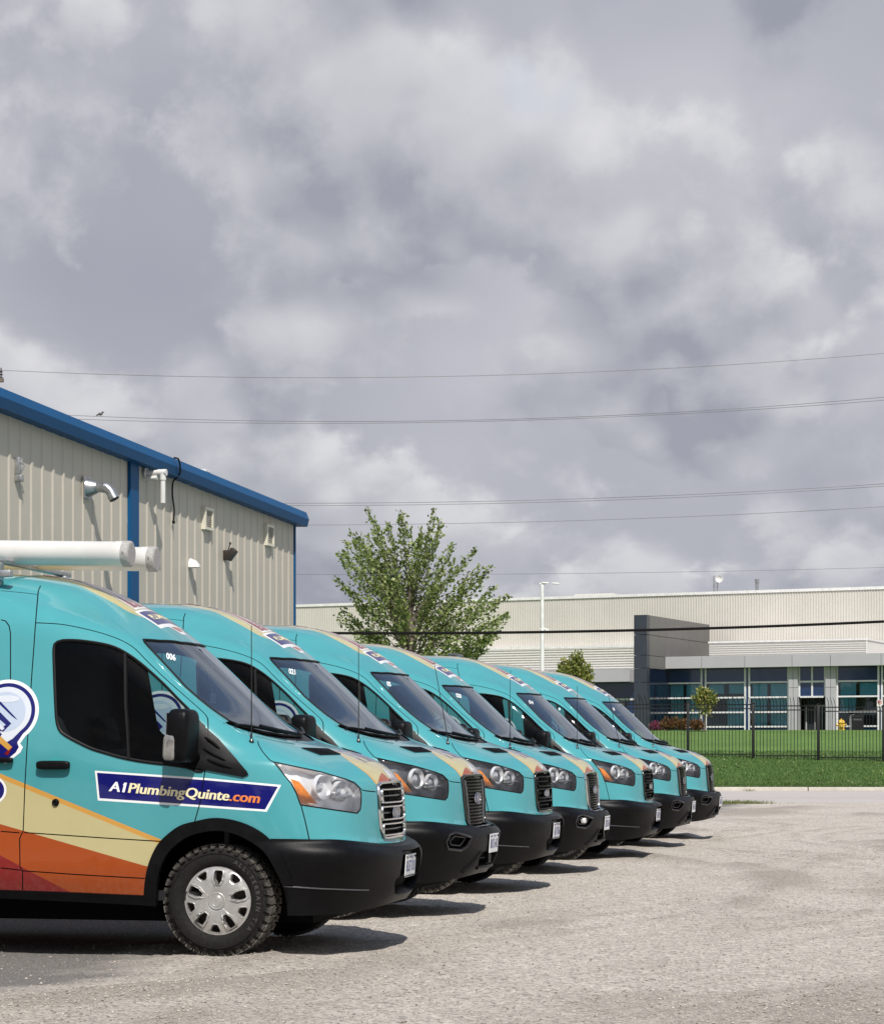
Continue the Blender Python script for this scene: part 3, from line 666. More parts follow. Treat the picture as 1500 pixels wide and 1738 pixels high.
def halfp(poly):
    q = fr(poly[1:-1] if len(poly) > 3 else poly, .03); a = fr([(0.003, poly[0][1])])[0]; b = fr([(0.003, poly[-1][1])])[0]
    return cat([(AMAX+.01, a[1])], q, [(AMAX+.01, b[1])])
PAINTS = [M_teal, M_cream, M_gold, M_orange, M_orange2, M_red, M_white, M_navy, M_gapm]

def region(name, H, keys, off=0.0, rim=0.0, sides=(1, -1), mats=None, usepaint=False, rimmat=None, push=None, cover=True, weld=False):
    """mesh of the triangles of some parts, moved off the surface, with a turned edge of depth 'rim'"""
    P, n, tris, part, paint = H
    sel = np.isin(part, keys); T = tris[sel]; pid = paint[sel]
    used = np.unique(T); remap = -np.ones(len(P), int); remap[used] = np.arange(len(used)); T = remap[T]
    Pq = P[used] + n[used]*off
    if push is not None: Pq = Pq + np.array(push)
    V, NN, Fc, MI = [], [], [], []
    ec = {}
    for t in T:
        for a, b in ((t[0], t[1]), (t[1], t[2]), (t[2], t[0])): ec[(a, b)] = ec.get((a, b), 0)+1
    bnd = [(a, b) for (a, b) in ec if (b, a) not in ec]
    # orientation of the triangles against the surface normal
    tn = np.cross(Pq[T[:, 1]]-Pq[T[:, 0]], Pq[T[:, 2]]-Pq[T[:, 0]]); flip = (tn*n[used][T[:, 0]]).sum(1).mean() < 0
    for s in sides:
        k = len(V); sg = np.array([1, -s, 1])        # near side is blender -y
        V += list(Pq*sg); NN += list(n[used]*sg)
        rev = flip ^ (s == 1)
        for t, m in (zip(T, pid) if cover else []):
            q = (t[0]+k, t[2]+k, t[1]+k) if rev else (t[0]+k, t[1]+k, t[2]+k)
            Fc.append(q); MI.append(m if usepaint else 0)
        if rim:
            for a, b in bnd:
                if abs(Pq[a][1]) < 1e-3 and abs(Pq[b][1]) < 1e-3: continue
                kk = len(V); pa, pb = Pq[a], Pq[b]; qa, qb = pa-n[used][a]*rim, pb-n[used][b]*rim
                nn = np.cross(pb-pa, n[used][a]); nn /= max(np.linalg.norm(nn), 1e-9)
                if flip: nn = -nn
                V += [pa*sg, pb*sg, qb*sg, qa*sg]; NN += [nn*sg]*4
                q = (kk, kk+3, kk+2, kk+1) if not rev else (kk, kk+1, kk+2, kk+3)
                Fc.append(q); MI.append(0 if rimmat is None else rimmat)
    me = mesh_np(name, V, Fc, None if weld else NN, MI)
    if weld:
        bm = bmesh.new(); bm.from_mesh(me); bmesh.ops.remove_doubles(bm, verts=bm.verts, dist=2e-4); bm.to_mesh(me); bm.free()
    for m in (mats or []): me.materials.append(m)
    return me
HALF = {k: build_half(k) for k in 'AB'}
def onsurf(Vxy, ab_fn, off):
    ab = ab_fn(Vxy); P, n = evalab(ab); return P+n*off, n
# ------------------------------------------------------------------ van: lettering, wheels, lamps, assembly
def mapside(V): V = np.asarray(V, float); return inv(V, SIDEV, M_side)
def mappx(V): return inv(np.asarray(V, float), PXG, FACING)
def maptop(V): return inv(np.asarray(V, float), TOPV, M_top)
def mapfront(V): return inv(np.asarray(V, float), FRONTV, M_front)
def fill(poly, step):
    """triangulated polygon with inner points"""
    p = np.asarray(poly, float); lo, hi = p.min(0), p.max(0)
    b = dens(p, step, True)
    gx, gy = np.meshgrid(np.arange(lo[0]+step/2, hi[0], step), np.arange(lo[1]+step/2, hi[1], step))
    g = np.stack([gx.ravel(), gy.ravel()], 1)
    g = g[inpoly(g, p)]
    if len(g): g = g[np.abs(g[:, None]-b[None]).max(2).min(1) > step*.3]
    a = np.concatenate([b, g]); n = len(b)
    o = delaunay_2d_cdt([Vector(q) for q in a], [], [list(range(n))], 1, 1e-7)
    return np.array([tuple(v) for v in o[0]]), [tuple(f) for f in o[2]]
class Decal:
    """flat print laid on the body surface"""
    def __init__(s): s.V = []; s.N = []; s.F = []; s.M = []
    def put(s, V2, Fc, fn, mi, off, side=1, signed=None):
        """side=1: camera side (blender -y); signed: function giving the sign of y for prints over the centre line"""
        k = len(s.V); ab = fn(V2); P, n = evalab(ab); P = P+n*off
        sg = np.ones((len(P), 3)); sg[:, 1] = -side
        if signed is not None: sg[:, 1] = -signed
        s.V += list(P*sg); s.N += list(n*sg)
        VV = P*sg; nn = n*sg
        for f in Fc:
            a, b, c = VV[f[0]], VV[f[1]], VV[f[2]]
            if np.dot(np.cross(b-a, c-a), nn[f[0]]) < 0: f = tuple(reversed(f))
            s.F.append(tuple(i+k for i in f)); s.M.append(mi)
    def poly(s, pts, fn, mi, off, step, side=1): V, Fc = fill(pts, step); s.put(V, Fc, fn, mi, off, side)
    def top(s, pts, mi, off, step=.035):
        V, Fc = fill(pts, step); s.top_raw(V, Fc, mi, off)
    def top_raw(s, V, Fc, mi, off):
        V = np.asarray(V, float); W = np.stack([V[:, 1], np.abs(V[:, 0])], 1)     # (y, x) -> (x, |y|)
        s.put(W, Fc, maptop, mi, off, signed=np.where(V[:, 0] >= 0, 1.0, -1.0))
    def mesh(s, name, mats):
        me = mesh_np(name, s.V, s.F, s.N, s.M)
        for m in mats: me.materials.append(m)
        return me
CACHE = {}
def cached(key, fn):
    if key not in CACHE: CACHE[key] = fn()
    return CACHE[key]

def side_lettering(side):
    d = Decal(); ARG = (1.0, 0.004, 0.22, 1.0); word = 'A1PlumbingQuinte.com'
    V, Fc = text_mesh(word, *ARG); cap = text_mesh('A', 1.0, 0.004)[0][:, 1].max()
    w1 = text_mesh('A1', *ARG)[0][:, 0].max(); w2 = text_mesh('A1PlumbingQuinte', *ARG)[0][:, 0].max(); wA = text_mesh('A', *ARG)[0][:, 0].max()
    x0, x1 = V[:, 0].min(), V[:, 0].max(); one = text_mesh('1', *ARG)[0]; k1 = w1-one[:, 0].max()
    l1 = k1+one[one[:, 1] > cap*.8, 0].min()
    def place(V):
        u = (V[:, 0]-x0)/(x1-x0); t = V[:, 1]/cap
        if side == -1: u = u
        a = 185.5+u*255.5 if side == 1 else 441-u*255.5
        c = 1342.6+u*20.5-t*16.6 if side == 1 else 1363.1-u*20.5-t*16.6
        return np.stack([a, c], 1)
    for q, sh_ in enumerate((-.030, -.015, 0, .015, .030)):
        for mi, lo, hi in ((0, -9, w1+.012), (1, w1+.012, w2+.01), (2, w2+.01, 99)):
            fs = [f for f in Fc if lo <= V[list(f), 0].mean() < hi]; d.put(place(V+np.array([sh_, 0])), fs, mappx, mi, .0021+.00015*q, side)
    flag = np.array([(l1+.03, cap), (l1+.03, cap*.80), (l1-.12, cap*.70), (l1-.10, cap*.84)])
    d.put(place(flag), [(0, 1, 2, 3)], mappx, 0, .0027, side)
    return d.mesh('lettering', [M_wtext, M_ctext, M_otext])
def circ(c, r, n=40, a0=0, a1=360): return [(c[0]+r*math.cos(math.radians(a0+(a1-a0)*k/n)), c[1]+r*math.sin(math.radians(a0+(a1-a0)*k/n))) for k in range(n + (0 if a1-a0 == 360 else 1))]
def side_logo(sd_):
    """round badge of navy ring, pale bulb, diagonal bars and orange block; traced in photograph pixels then placed on the side"""
    d = Decal()
    def xz(p): return [unp1(a, b, 1.02) for a, b in p]
    outer = [(-42,1286),(-46,1262)] + circ((10,1207), 54, 44, 125, 360)[0:1]
    ring = lambda r: circ((10,1207), r, 44, 128, 412)
    blob = ring(54)+[(35,1262),(40,1268),(36,1277),(21,1289),(12,1296),(-10,1290),(-26,1262)]
    blob2 = ring(48)+[(30,1260),(33,1268),(28,1277),(16,1287),(0,1286),(-18,1258)]
    inner = ring(41.5)+[(22,1254),(8,1262),(-10,1250)]
    lite = ring(35)+[(14,1250),(0,1250)]
    for pts, mi, off in ((blob, 0, .0012), (blob2, 1, .0019), (inner, 2, .0026), (circ((8,1208), 34, 30), 3, .0033)):
        d.poly(xz(pts), mapside, mi, off, .05, sd_)
    el = [(10+21*math.cos(a), 1186+6*math.sin(a)) for a in np.linspace(0, 2*math.pi, 24, endpoint=False)]
    bars = [([(-28,1172),(-22,1170),(26,1218),(29,1222),(20,1216)], 1, .0044), ([(-26,1200),(-14,1196),(19,1228),(6,1242),(-2,1240),(10,1230),(-22,1204)], 1, .0044),
            ([(-34,1224),(-24,1222),(4,1246),(0,1252)], 1, .0044), ([(-2,1246),(22,1268),(16,1274),(-8,1254)], 4, .0036), ([(22,1268),(15,1282),(9,1279),(16,1272)], 5, .0036), (el, 2, .0044),
            ([(-20,1210),(8,1236),(4,1240),(-24,1216)], 2, .0047)]
    for pts, mi, off in bars:
        d.poly(xz(pts), mapside, mi, off, .05, sd_)
    for r, mi, off in ((25, 0, .0012), (21, 1, .0019)):
        pts = [(-14+(r+5)*math.cos(a), 1341+r*math.sin(a)) for a in np.linspace(0, 2*math.pi, 30, endpoint=False)]
        pts = [p for p in pts] if r else pts
        pts = [(-170, 1341-r-12), (-60, 1341-r-6)] + [p for p in pts if False] + [(-14+(r+2)*math.cos(a), 1341+r*math.sin(a)) for a in np.linspace(-math.pi/2, math.pi/2, 14)] + [(-60, 1341+r-6), (-170, 1341+r-12)]
        d.poly(xz(pts), mapside, mi, off, .06, sd_)
    return d.mesh('side_badge', [M_white, M_navy, M_pale, M_silver, M_gold, M_red])
def roof_logo():
    d = Decal()
    (xa, ya), (xb, yb) = [tuple(evalab(mappx([p]))[0][0][:2]) for p in ((239,1039), (269,1061))]
    hw = (ya+yb)/2+.02
    q = lambda pts, mi, off: d.top(pts, mi, off)
    xr = xa-.62
    q([(hw+.03,xa-.02),(hw+.03,xb+.03),(-hw-.03,xb+.03),(-hw-.03,xa-.02)], 0, .0012)
    q([(hw,xa),(hw,xb),(-hw,xb),(-hw,xa)], 1, .002)
    q([(hw*.5,xb+.03),(.05,xb+.10),(-.05,xb+.10),(-hw*.5,xb+.03)], 0, .0012); q([(hw*.38,xb+.035),(.04,xb+.075),(-.04,xb+.075),(-hw*.38,xb+.035)], 2, .002)
    # large A 1 above the navy plate
    A = [(hw*.92,xa-.03),(hw*.34,xr),(hw*.10,xr),(-.03,xa-.03)]
    q(A, 0, .0012); q([(hw*.82,xa-.05),(hw*.31,xr+.05),(hw*.14,xr+.05),(.02,xa-.05)], 2, .002); q([(hw*.52,xa-.05),(hw*.25,xr+.28),(hw*.18,xr+.28),(.12,xa-.05)], 0, .0028)
    q([(hw*.66,xa-.06),(hw*.58,xa-.2),(hw*.06,xa-.2),(.03,xa-.06)], 3, .0028)
    q([(-.10,xa-.03),(-.06,xr),(-hw*.62,xr),(-hw*.86,xa-.03)], 0, .0012); q([(-.18,xa-.05),(-.14,xr+.05),(-hw*.5,xr+.05),(-hw*.7,xa-.05)], 2, .002)
    q([(hw*.40,xr-.03),(hw*.30,xr-.16),(hw*.05,xr-.16),(hw*.02,xr-.03)], 4, .0012)
    V, Fc = text_mesh('PLUMBING', 1.0, 0.02, 0, 1.0, 'CENTER')
    w = V[:, 0].max()-V[:, 0].min(); cap = V[:, 1].max()
    d.top_raw(np.stack([-(V[:, 0])/w*hw*1.55, xb-.05-(V[:, 1]/cap)*(xb-xa-.09)], 1), Fc, 5, .0032)
    return d.mesh('roof_badge', [M_white, M_navy, M_brown, M_red, M_orange, M_ctext])
def hood_script():
    d = Decal()
    # long pale lettering down the middle of the hood, and the badge on the crest
    V, Fc = text_mesh('A1 Plumbing', 1.0, 0.012, 0.25, 1.0, 'CENTER'); w = V[:, 0].max()-V[:, 0].min(); h = V[:, 1].max()
    d.top_raw(np.stack([-(V[:, 0])/w*.44, .80-(V[:, 1]/h)*.22], 1), Fc, 0, .0024)
    cz = ce[-1]
    for r, mi, off in ((.048, 1, .0014), (.038, 0, .002)):
        for c in (.036, -.036):
            pts = [(c+r*.8*math.cos(a), cz[0]+.020+r*math.sin(a)*.75) for a in np.linspace(0, 2*math.pi, 22, endpoint=False)]
            d.top(pts, mi, off, .03)
    V, Fc = text_mesh('A1', 1.0, 0.02, 0, 1, 'CENTER')
    d.top_raw(np.stack([-V[:, 0]*.07, cz[0]+.034-V[:, 1]*.036], 1), Fc, 1, .0028)
    return d.mesh('hood_badge', [simple('slate_letters', (.20, .22, .34), .4), M_white])
def digits_mesh(s):
    d = Decal(); V, Fc = text_mesh(s, 1.0, 0.03, 0.0, 1.0); cap = V[:, 1].max(); w = V[:, 0].max()
    P = np.stack([282.5+V[:, 0]*10.5+V[:, 1]*-1.0, 1118.5+V[:, 0]*2.2-V[:, 1]/cap*10.5], 1)
    d.put(P, Fc, mappx, 0, .004); return d.mesh('unit_number', [M_dtext])
def plate_mesh(s):
    b = MB(); b.bbox((0, -.153, -.077), (.006, .153, .077), .003, 0)
    V, Fc = text_mesh(s, 1.0, 0.012, 0, 1.0, 'CENTER'); w = V[:, 0].max()-V[:, 0].min()
    b.add([(.0075, v[0]/w*.255, v[1]*.105-.038) for v in V], Fc, 1)
    V, Fc = text_mesh('ONTARIO', 1.0, 0.01, 0, 1.2, 'CENTER'); w = V[:, 0].max()-V[:, 0].min()
    b.add([(.0075, v[0]/w*.12, v[1]*.024+.05) for v in V], Fc, 1)
    for y in (-.12, .12): b.box((.006, y-.012, .052), (.010, y+.012, .066), 2)
    return b.mesh('licence_plate', None, [M_plate, M_plateblue, M_gapm])

# ---- wheel (centre at origin, outer side towards -y)
def tyre_mesh():
    b = MB(); R = .368
    prof = [(.222,.03),(.222,0),(.236,-.016),(.262,-.026),(.295,-.028),(.322,-.020),(.342,-.004),(.352,.016),(.356,.05),(.356,.16),(.350,.20),(.33,.228),(.27,.236),(.225,.22),(.222,.19)]
    b.lathe(prof, 72)
    n = 38
    for k in range(n):
        w = 2*math.pi*k/n; T = Matrix.Rotation(-w, 4, 'Y')
        for yb, ye, sk in ((-.006, .052, .16), (.160, .215, -.16)):
            wd = .0245 + .003*(k % 2)
            V = [(.346, yb+.012*(1 if yb < .1 else 0), -wd), (.346, ye, -wd+sk*.06), (.346, ye, wd+sk*.06), (.346, yb+.012, wd), (.367, yb+.002, -wd*.85), (.369, ye-.002, -wd*.85+sk*.06), (.369, ye-.002, wd*.85+sk*.06), (.367, yb+.002, wd*.85)]
            b.add(V, [(0,3,2,1),(4,5,6,7),(0,1,5,4),(1,2,6,5),(2,3,7,6),(3,0,4,7)], 0, T)
        T2 = Matrix.Rotation(-w-.5*2*math.pi/n, 4, 'Y')
        for yb, ye in ((.060, .098), (.112, .150)):
            V = [(.35, yb, -.021), (.35, ye, -.012), (.35, ye, .026), (.35, yb, .017), (.3685, yb+.002, -.019), (.3685, ye-.002, -.010), (.3685, ye-.002, .024), (.3685, yb+.002, .015)]
            b.add(V, [(0,3,2,1),(4,5,6,7),(0,1,5,4),(1,2,6,5),(2,3,7,6),(3,0,4,7)], 0, T if yb < .1 else T2)
        # side lugs
        r0 = .318 if k % 2 else .330
        V = [(r0, -.021, -.013), (.350, -.004, -.017), (.350, -.004, .017), (r0, -.021, .013), (r0+.004, -.030, -.010), (.356, -.010, -.0165), (.356, -.010, .0165), (r0+.004, -.030, .010)]
        b.add(V, [(0,3,2,1),(4,5,6,7),(0,1,5,4),(1,2,6,5),(2,3,7,6),(3,0,4,7)], 0, T)
    b.lathe([(.304,-.0275),(.3055,-.0305),(.308,-.0305),(.3095,-.0268)], 72)
    s = 'ALL-TERRAIN T/A'
    for k, ch in enumerate(s):
        if ch == ' ': continue
        V, Fc = text_mesh(ch, .040, .0006, 0, 1, 'CENTER'); T = Matrix.Rotation(math.radians(70-k*7.2-90), 4, 'Y').inverted() if False else Matrix.Rotation(math.radians(-(62-k*7.2)), 4, 'Y')
        Vv = [(.268+v[1], -.0298, 0) for v in V]
        b.add([(.268+v[1], -.0305, -v[0]) for v in V], Fc, 1, T)
    return b.mesh('tyre', 40, [M_tyre, simple('raised_lettering', (.06, .058, .055), .6)])
def hubcap_mesh():
    big, small, outl = [], [], []
    rot = lambda p, a: (p[0]*math.cos(a)-p[1]*math.sin(a), p[0]*math.sin(a)+p[1]*math.cos(a))
    for k in range(5):
        a = math.radians(86+72*k)
        hp = [(.104,.011),(.124,.0185),(.138,.027),(.186,.0285),(.198,.022),(.198,-.022),(.186,-.0285),(.138,-.027),(.124,-.0185),(.104,-.011)]
        big.append([rot(p, a) for p in hp]); outl.append([rot(p, a) for p in [(.070,.013),(.094,.018),(.120,.030),(.136,.039),(.190,.0405),(.209,.029),(.209,-.029),(.190,-.0405),(.136,-.039),(.120,-.030),(.094,-.018),(.070,-.013)]])
        a += math.radians(36)
        small.append([rot(p, a) for p in [(.156,.013),(.163,.020),(.190,.034),(.204,.031),(.208,.0),(.204,-.031),(.190,-.034),(.163,-.020),(.156,-.013)]])
    pts, edges, lift = [], [], {}
    def loop(pl, z=None):
        k = len(pts); n = len(pl); pts.extend(pl); edges.extend([(k+i, k+(i+1) % n) for i in range(n)])
        if z is not None:
            for i in range(n): lift[k+i] = z
    def grow(pl, d):
        c = np.mean(pl, axis=0); return [tuple(c+(np.array(p)-c)*(1+d/np.linalg.norm(np.array(p)-c))) for p in pl]
    for p in big: loop(p, .010)
    for p in small: loop(p)
    for p in outl: q = dens(p, .012, True).tolist(); loop(q, .010); loop(grow(q, .0035))
    for p in small: loop(grow(p, .006), .003); loop(grow(p, .010))
    for r in (.047, .053, .058, .064, .2165, .222, .228): loop(circ((0, 0), r, 60))
    for r in (.075, .1, .13, .16, .19): pts.extend(circ((0, 0), r, 50))
    o = delaunay_2d_cdt([Vector(p) for p in pts], edges, [], 0, 1e-6)
    V2 = np.array([tuple(v) for v in o[0]]); r = np.hypot(V2[:, 0], V2[:, 1])
    H = np.interp(r, [0, .047, .053, .058, .064, .09, .15, .19, .215, .222, .228], [.030, .029, .031, .022, .024, .027, .024, .015, .004, .004, -.006])
    for k, q in enumerate(o[3]):
        z = max([lift.get(i, 0) for i in q] or [0]); H[k] += z*float(np.interp(r[k], [.08, .11, .195, .208], [.1, 1, 1, .45]))
    tr = [f for f in o[2]]; c = np.array([V2[list(f)].mean(0) for f in tr]); hole = np.zeros(len(tr), bool)
    for p in big+small: hole |= inpoly(c, np.array(p))
    tr = [f for f, h in zip(tr, hole) if not h and np.hypot(*V2[list(f)].mean(0)) < .228]
    b = MB(); b.add([(v[0], -h, v[1]) for v, h in zip(V2, H)], tr)
    for p in big+small:      # walls of the openings
        n = len(p); hh = [np.interp(np.hypot(*q), [0, .09, .15, .19, .215], [.027, .027, .024, .015, .004]) for q in p]
        b.add([(q[0], -h, q[1]) for q, h in zip(p, hh)]+[(q[0]*.985, .034, q[1]*.985) for q in p], [(i, (i+1) % n, n+(i+1) % n, n+i) for i in range(n)])
    b.lathe([(.006,-.0315),(.030,-.0315),(.032,-.0300),(.034,-.0318),(.038,-.0318),(.040,-.030)], 40)
    me = b.mesh('hubcap', 24, [M_alu]); return me
def rim_mesh():
    b = MB(); b.lathe([(.001,.05),(.10,.05),(.12,.062),(.19,.07),(.222,.03),(.224,.19)], 48)
    for k in range(5):
        a = 2*math.pi*k/5+.4; T = Matrix.Translation((.083*math.cos(a), 0, .083*math.sin(a))); b.lathe([(.001,.018),(.012,.018),(.014,.05)], 6, 0, T)
    return b.mesh('steel_rim', 40, [simple('rusty_steel', (.055, .045, .04), .7, .2, var=.4, vscale=40)])
def wheel(parent, x, side, rot, steer=0.0):
    w = link('wheel', cached('tyre', tyre_mesh), parent, None, (x, -side*.945, .362), (0, rot, steer+(0 if side == 1 else math.pi)))
    link('rim', cached('rim', rim_mesh), w); link('hubcap', cached('hub', hubcap_mesh), w)
    return w

def mirror_parts(root):
    cx0, cz0 = unp1(296, 1248, 1.18)
    for s in (1, -1):
        b = MB(); b.sbox((0, 0, 0), (.155, .235, .345), .42, 12); b.tube([(.02, s*.06, -.10), (.01, s*.16, -.14), (.0, s*.24, -.17)], [.055, .05, .045], 10)
        m = b.obj('mirror', M_black, root, 50, (cx0+.045, -s*1.145, cz0-.002), (0, math.radians(3), s*math.radians(-7)))
        l = MB(); l.sbox((0, 0, 0), (.085, .05, .165), .45, 10); link('indicator', cached(('mind', s), lambda: l.mesh('indicator', 50, [M_mlamp])), m, None, (-.040, -s*.098, -.078))
        g = MB(); g.box((-.079, -.09, -.14), (-.074, .09, .14)); link('mirror_glass', g.mesh('mirror_glass', None, [M_chrome]), m)
M_mlamp = simple('clear_indicator', (.34, .33, .31), .10, metal=.5, coat=1.0, var=.3, vscale=22)

def seat_mesh():
    b = MB(); b.bbox((-.28, -.25, .42), (.27, .25, .60), .05); T = Matrix.Translation((-.25, 0, .58)) @ Matrix.Rotation(math.radians(-14), 4, 'Y')
    b.bbox((-.08, -.245, 0), (.07, .245, .66), .05, 0, T); b.bbox((-.05, -.14, .70), (.05, .14, .90), .04, 0, T); b.tube([T @ Vector((0, -.06, .64)), T @ Vector((0, -.06, .74))], .01); b.tube([T @ Vector((0, .06, .64)), T @ Vector((0, .06, .74))], .01)
    b.box((-.22, -.2, .30), (.2, .2, .44)); return b.mesh('seat', 40, [M_seat])
def dash_mesh():
    b = MB(); P = [(.08,1.0),(.30,1.0),(.30,1.30),(.16,1.37),(-.02,1.36),(-.16,1.30),(-.24,1.16),(-.20,1.0)]
    b.prism([(a, c) for a, c in P], 'y', -.86, .86); b.bbox((-.22, .18, 1.25), (-.02, .60, 1.43), .03); b.box((-.24, -.18, .7), (-.05, .18, 1.02))
    return b.mesh('dashboard', 30, [M_dash])
def steer_mesh():
    b = MB(); b.tube([(.19*math.cos(a), .19*math.sin(a), 0) for a in np.linspace(0, 2*math.pi, 32, endpoint=False)], .016, 8, closed=True)
    b.sbox((0, 0, -.02), (.14, .16, .05), .6, 8)
    for a in (0, 2.3, 4.0): b.tube([(.05*math.cos(a), .05*math.sin(a), -.015), (.19*math.cos(a), .19*math.sin(a), 0)], .014, 6)
    b.tube([(0, 0, -.02), (0, 0, -.30)], .03); return b.mesh('steering_wheel', 40, [M_blackg])
def cabin_mesh():
    b = MB(); b.box((-4.6, -.95, .36), (.05, .95, .42)); b.prism([(-.90, .42), (.90, .42), (.90, 1.5), (.74, 2.2), (-.74, 2.2), (-.90, 1.5)], 'x', -1.36, -1.33)       # floor, bulkhead
    for s in (-1, 1): b.bbox((-1.22, s*.93-.03, .45), (-.52, s*.93+.03, 1.22), .02); b.bbox((-.52, s*.93-.03, .92), (-.12, s*.93+.02, 1.22), .02)
    b.box((.03, -.9, .40), (.06, .9, 1.05))                                                                  # firewall
    return b.mesh('cabin_liner', None, [M_dark])
def under_mesh():
    b = MB(); b.box((-4.6, -.62, .20), (.55, .62, .36)); b.box((.5, -.5, .31), (.8, .5, .40))
    for x in (0, -3.75):
        b.tube([(x, -.75, .36), (x, .75, .36)], .06, 10)
    b.tube([(-1.0, -.3, .30), (-4.5, -.3, .32)], .05, 8)
    for x in (0, -3.75):
        for s in (-1, 1):
            for k in range(9):
                a0, a1 = math.pi*k/9, math.pi*(k+1)/9
                R = .475
                p = [(x+R*math.cos(a), .36+R*math.sin(a)) for a in (a0, a1)]
                b.add([(p[0][0], s*.99, p[0][1]), (p[1][0], s*.99, p[1][1]), (p[1][0], s*.62, p[1][1]), (p[0][0], s*.62, p[0][1])], [(0, 1, 2, 3)])
            b.box((x-.47, s*.63-.01, .3), (x+.47, s*.63+.01, .83))
    return b.mesh('underbody', None, [M_gapm])
def back_mesh():
    V = [(p[0], -p[1], p[2]) for p in G[::4, 0]] + [(G[-1, 0][0], 0, G[-1, 0][2])] + [(p[0], p[1], p[2]) for p in G[::4, 0][::-1]]
    return mesh_np('rear_doors', V, [tuple(range(len(V)))])
def xsurf(y, z):
    P, n = evalab(mapfront(np.array([[abs(a), b] for a, b in zip(np.atleast_1d(y), np.atleast_1d(z))]))); return P[:, 0]
def frontpath(pts, off, step=.025, closed=False):
    q = dens(pts, step, closed); x = xsurf(q[:, 0], q[:, 1])
    return [(a+off, -b, c) for a, (b, c) in zip(x, q)]
def strip(b, pts, w, h, mi=0, off=0.0, closed=True):
    """bar of rounded rectangular section that follows the nose: path in (y, z)"""
    p = frontpath(pts, off, .02, closed); n = len(p)
    V = []; Fc = []
    for i in range(n):
        a = Vector(p[(i+1) % n] if closed or i < n-1 else p[i]) - Vector(p[i-1] if closed or i > 0 else p[i]); a.normalize()
        out = Vector((1, 0, 0)); out = (out - a*out.dot(a)).normalized(); sdv = a.cross(out)
        c = Vector(p[i])
        for s_, o_ in ((-w/2, -h), (-w/2, h*.35), (-w*.3, h), (w*.3, h), (w/2, h*.35), (w/2, -h)): V.append(c+sdv*s_+out*o_)
    m = 6
    for i in range(n if closed else n-1):
        j = (i+1) % n
        for k in range(m):
            l = (k+1) % m; Fc.append((i*m+k, j*m+k, j*m+l, i*m+l))
    if not closed: Fc += [tuple(range(m)), tuple((n-1)*m+k for k in range(m))]
    b.add(V, Fc, mi)
def rrect(y, z0, z1, r, y0=None, flare=0.0):
    y0 = -y if y0 is None else y0; out = []
    for cy, cz, a0 in ((y-r, z1-r, 0), (y0+r, z1-r, 90), (y0+r, z0+r, 180), (y-r, z0+r, 270)):
        for k in range(4): a = math.radians(a0+30*k); out.append((cy+r*math.cos(a), cz+r*math.sin(a)))
    return out
def grille(root, kind, mat, framemat):
    H = HALF[kind]
    g = link('grille', cached(('grpan', kind), lambda: region('grille', H, ['grille'], off=-.055, mats=[M_gapm])), root)
    link('surround', cached(('grwall', kind), lambda: region('surround', H, ['grille'], off=.002, rim=.06, cover=False, mats=[M_blackg], weld=True)), g)
    gr = GRA if kind == 'A' else GRB
    fr_ = [(y*.965, .925+(z-.925)*.965) for y, z in gr]; fr_ = fr_ + [(-y, z) for y, z in fr_[::-1][1:-1]]
    b = MB(); strip(b, fr_, .019, .010, 0, .004); b.obj('frame', framemat, g, 40)
    if kind == 'A':
        for z0, z1, yy, sl in ((.985, 1.072, .318, 0), (.872, .957, .335, 0), (.768, .842, .322, 0)):
            b = MB(); strip(b, rrect(yy, z0, z1, .022), .0145, .010, 0, .004); b.obj('grille_bar', mat, g, 40)
            b = MB(); strip(b, [(-yy+.03, (z0+z1)/2), (yy-.03, (z0+z1)/2)], .012, .005, 0, -.020, False); b.obj('slat', M_lampdark if mat == M_chrome else M_black, g, 40)
    else:
        b = MB()
        for r in range(15):
            z = .722+r*.0265; hwid = .31+.055*min(1, max(0, (z-.70)/.22))-(.03 if z > 1.06 else 0)
            k = 0
            y = -hwid+ (.022 if r % 2 else 0)
            while y < hwid-.02:
                x = xsurf([y+.015], [z])[0]
                b.box((x-.028, -y-.030, z-.0045), (x-.008, -y, z+.0045)); 
                b.box((x-.028, -y-.006, z-.0132), (x-.014, -y, z+.0132))
                y += .044
        b.obj('grille_mesh', M_meshmat, g)
        for s in (1, -1):
            b = MB(); strip(b, [(s*.30, 1.08), (s*.285, .93), (s*.25, .72)], .010, .006, 0, -.002, False); b.obj('grille_bar', M_lampdark, g, 40)
    zc = .915 if kind == 'A' else .925
    xc = float(xsurf([.01], [zc])[0])
    T = Matrix.Translation((xc, 0, zc))
    b = MB(); TE = T @ Matrix.Rotation(-math.pi/2, 4, 'Z') @ Matrix.Scale(2.3, 4, (1, 0, 0))
    xo = -.004
    b.lathe([(.030, -.09), (.034, -.03), (.040, xo-.014), (.0475, xo-.006), (.0485, xo), (.046, xo+.004), (.043, xo+.002)], 32, 0, TE)
    e = b.obj('emblem', M_chrome if kind == 'A' else M_embl, g, 35)
    b = MB(); b.add([(xc+xo+.0022, 2.3*.036*math.cos(a), zc+.036*math.sin(a)) for a in np.linspace(0, 2*math.pi, 32, endpoint=False)], [tuple(range(32))])
    V, Fc = text_mesh('Ford', 1.0, .0, .35, .9, 'CENTER'); b.add([(xc+xo+.0032, v[0]*.060, zc-.018+v[1]*.055) for v in V], Fc, 1)
    b.obj('emblem_face', [M_emblem, M_chrome], e)
M_embl = simple('satin_chrome', (.70, .70, .72), .15, .95, var=.1)
M_meshmat = simple('grille_mesh', (.012, .012, .013), .25, .1, var=.2, vscale=40)

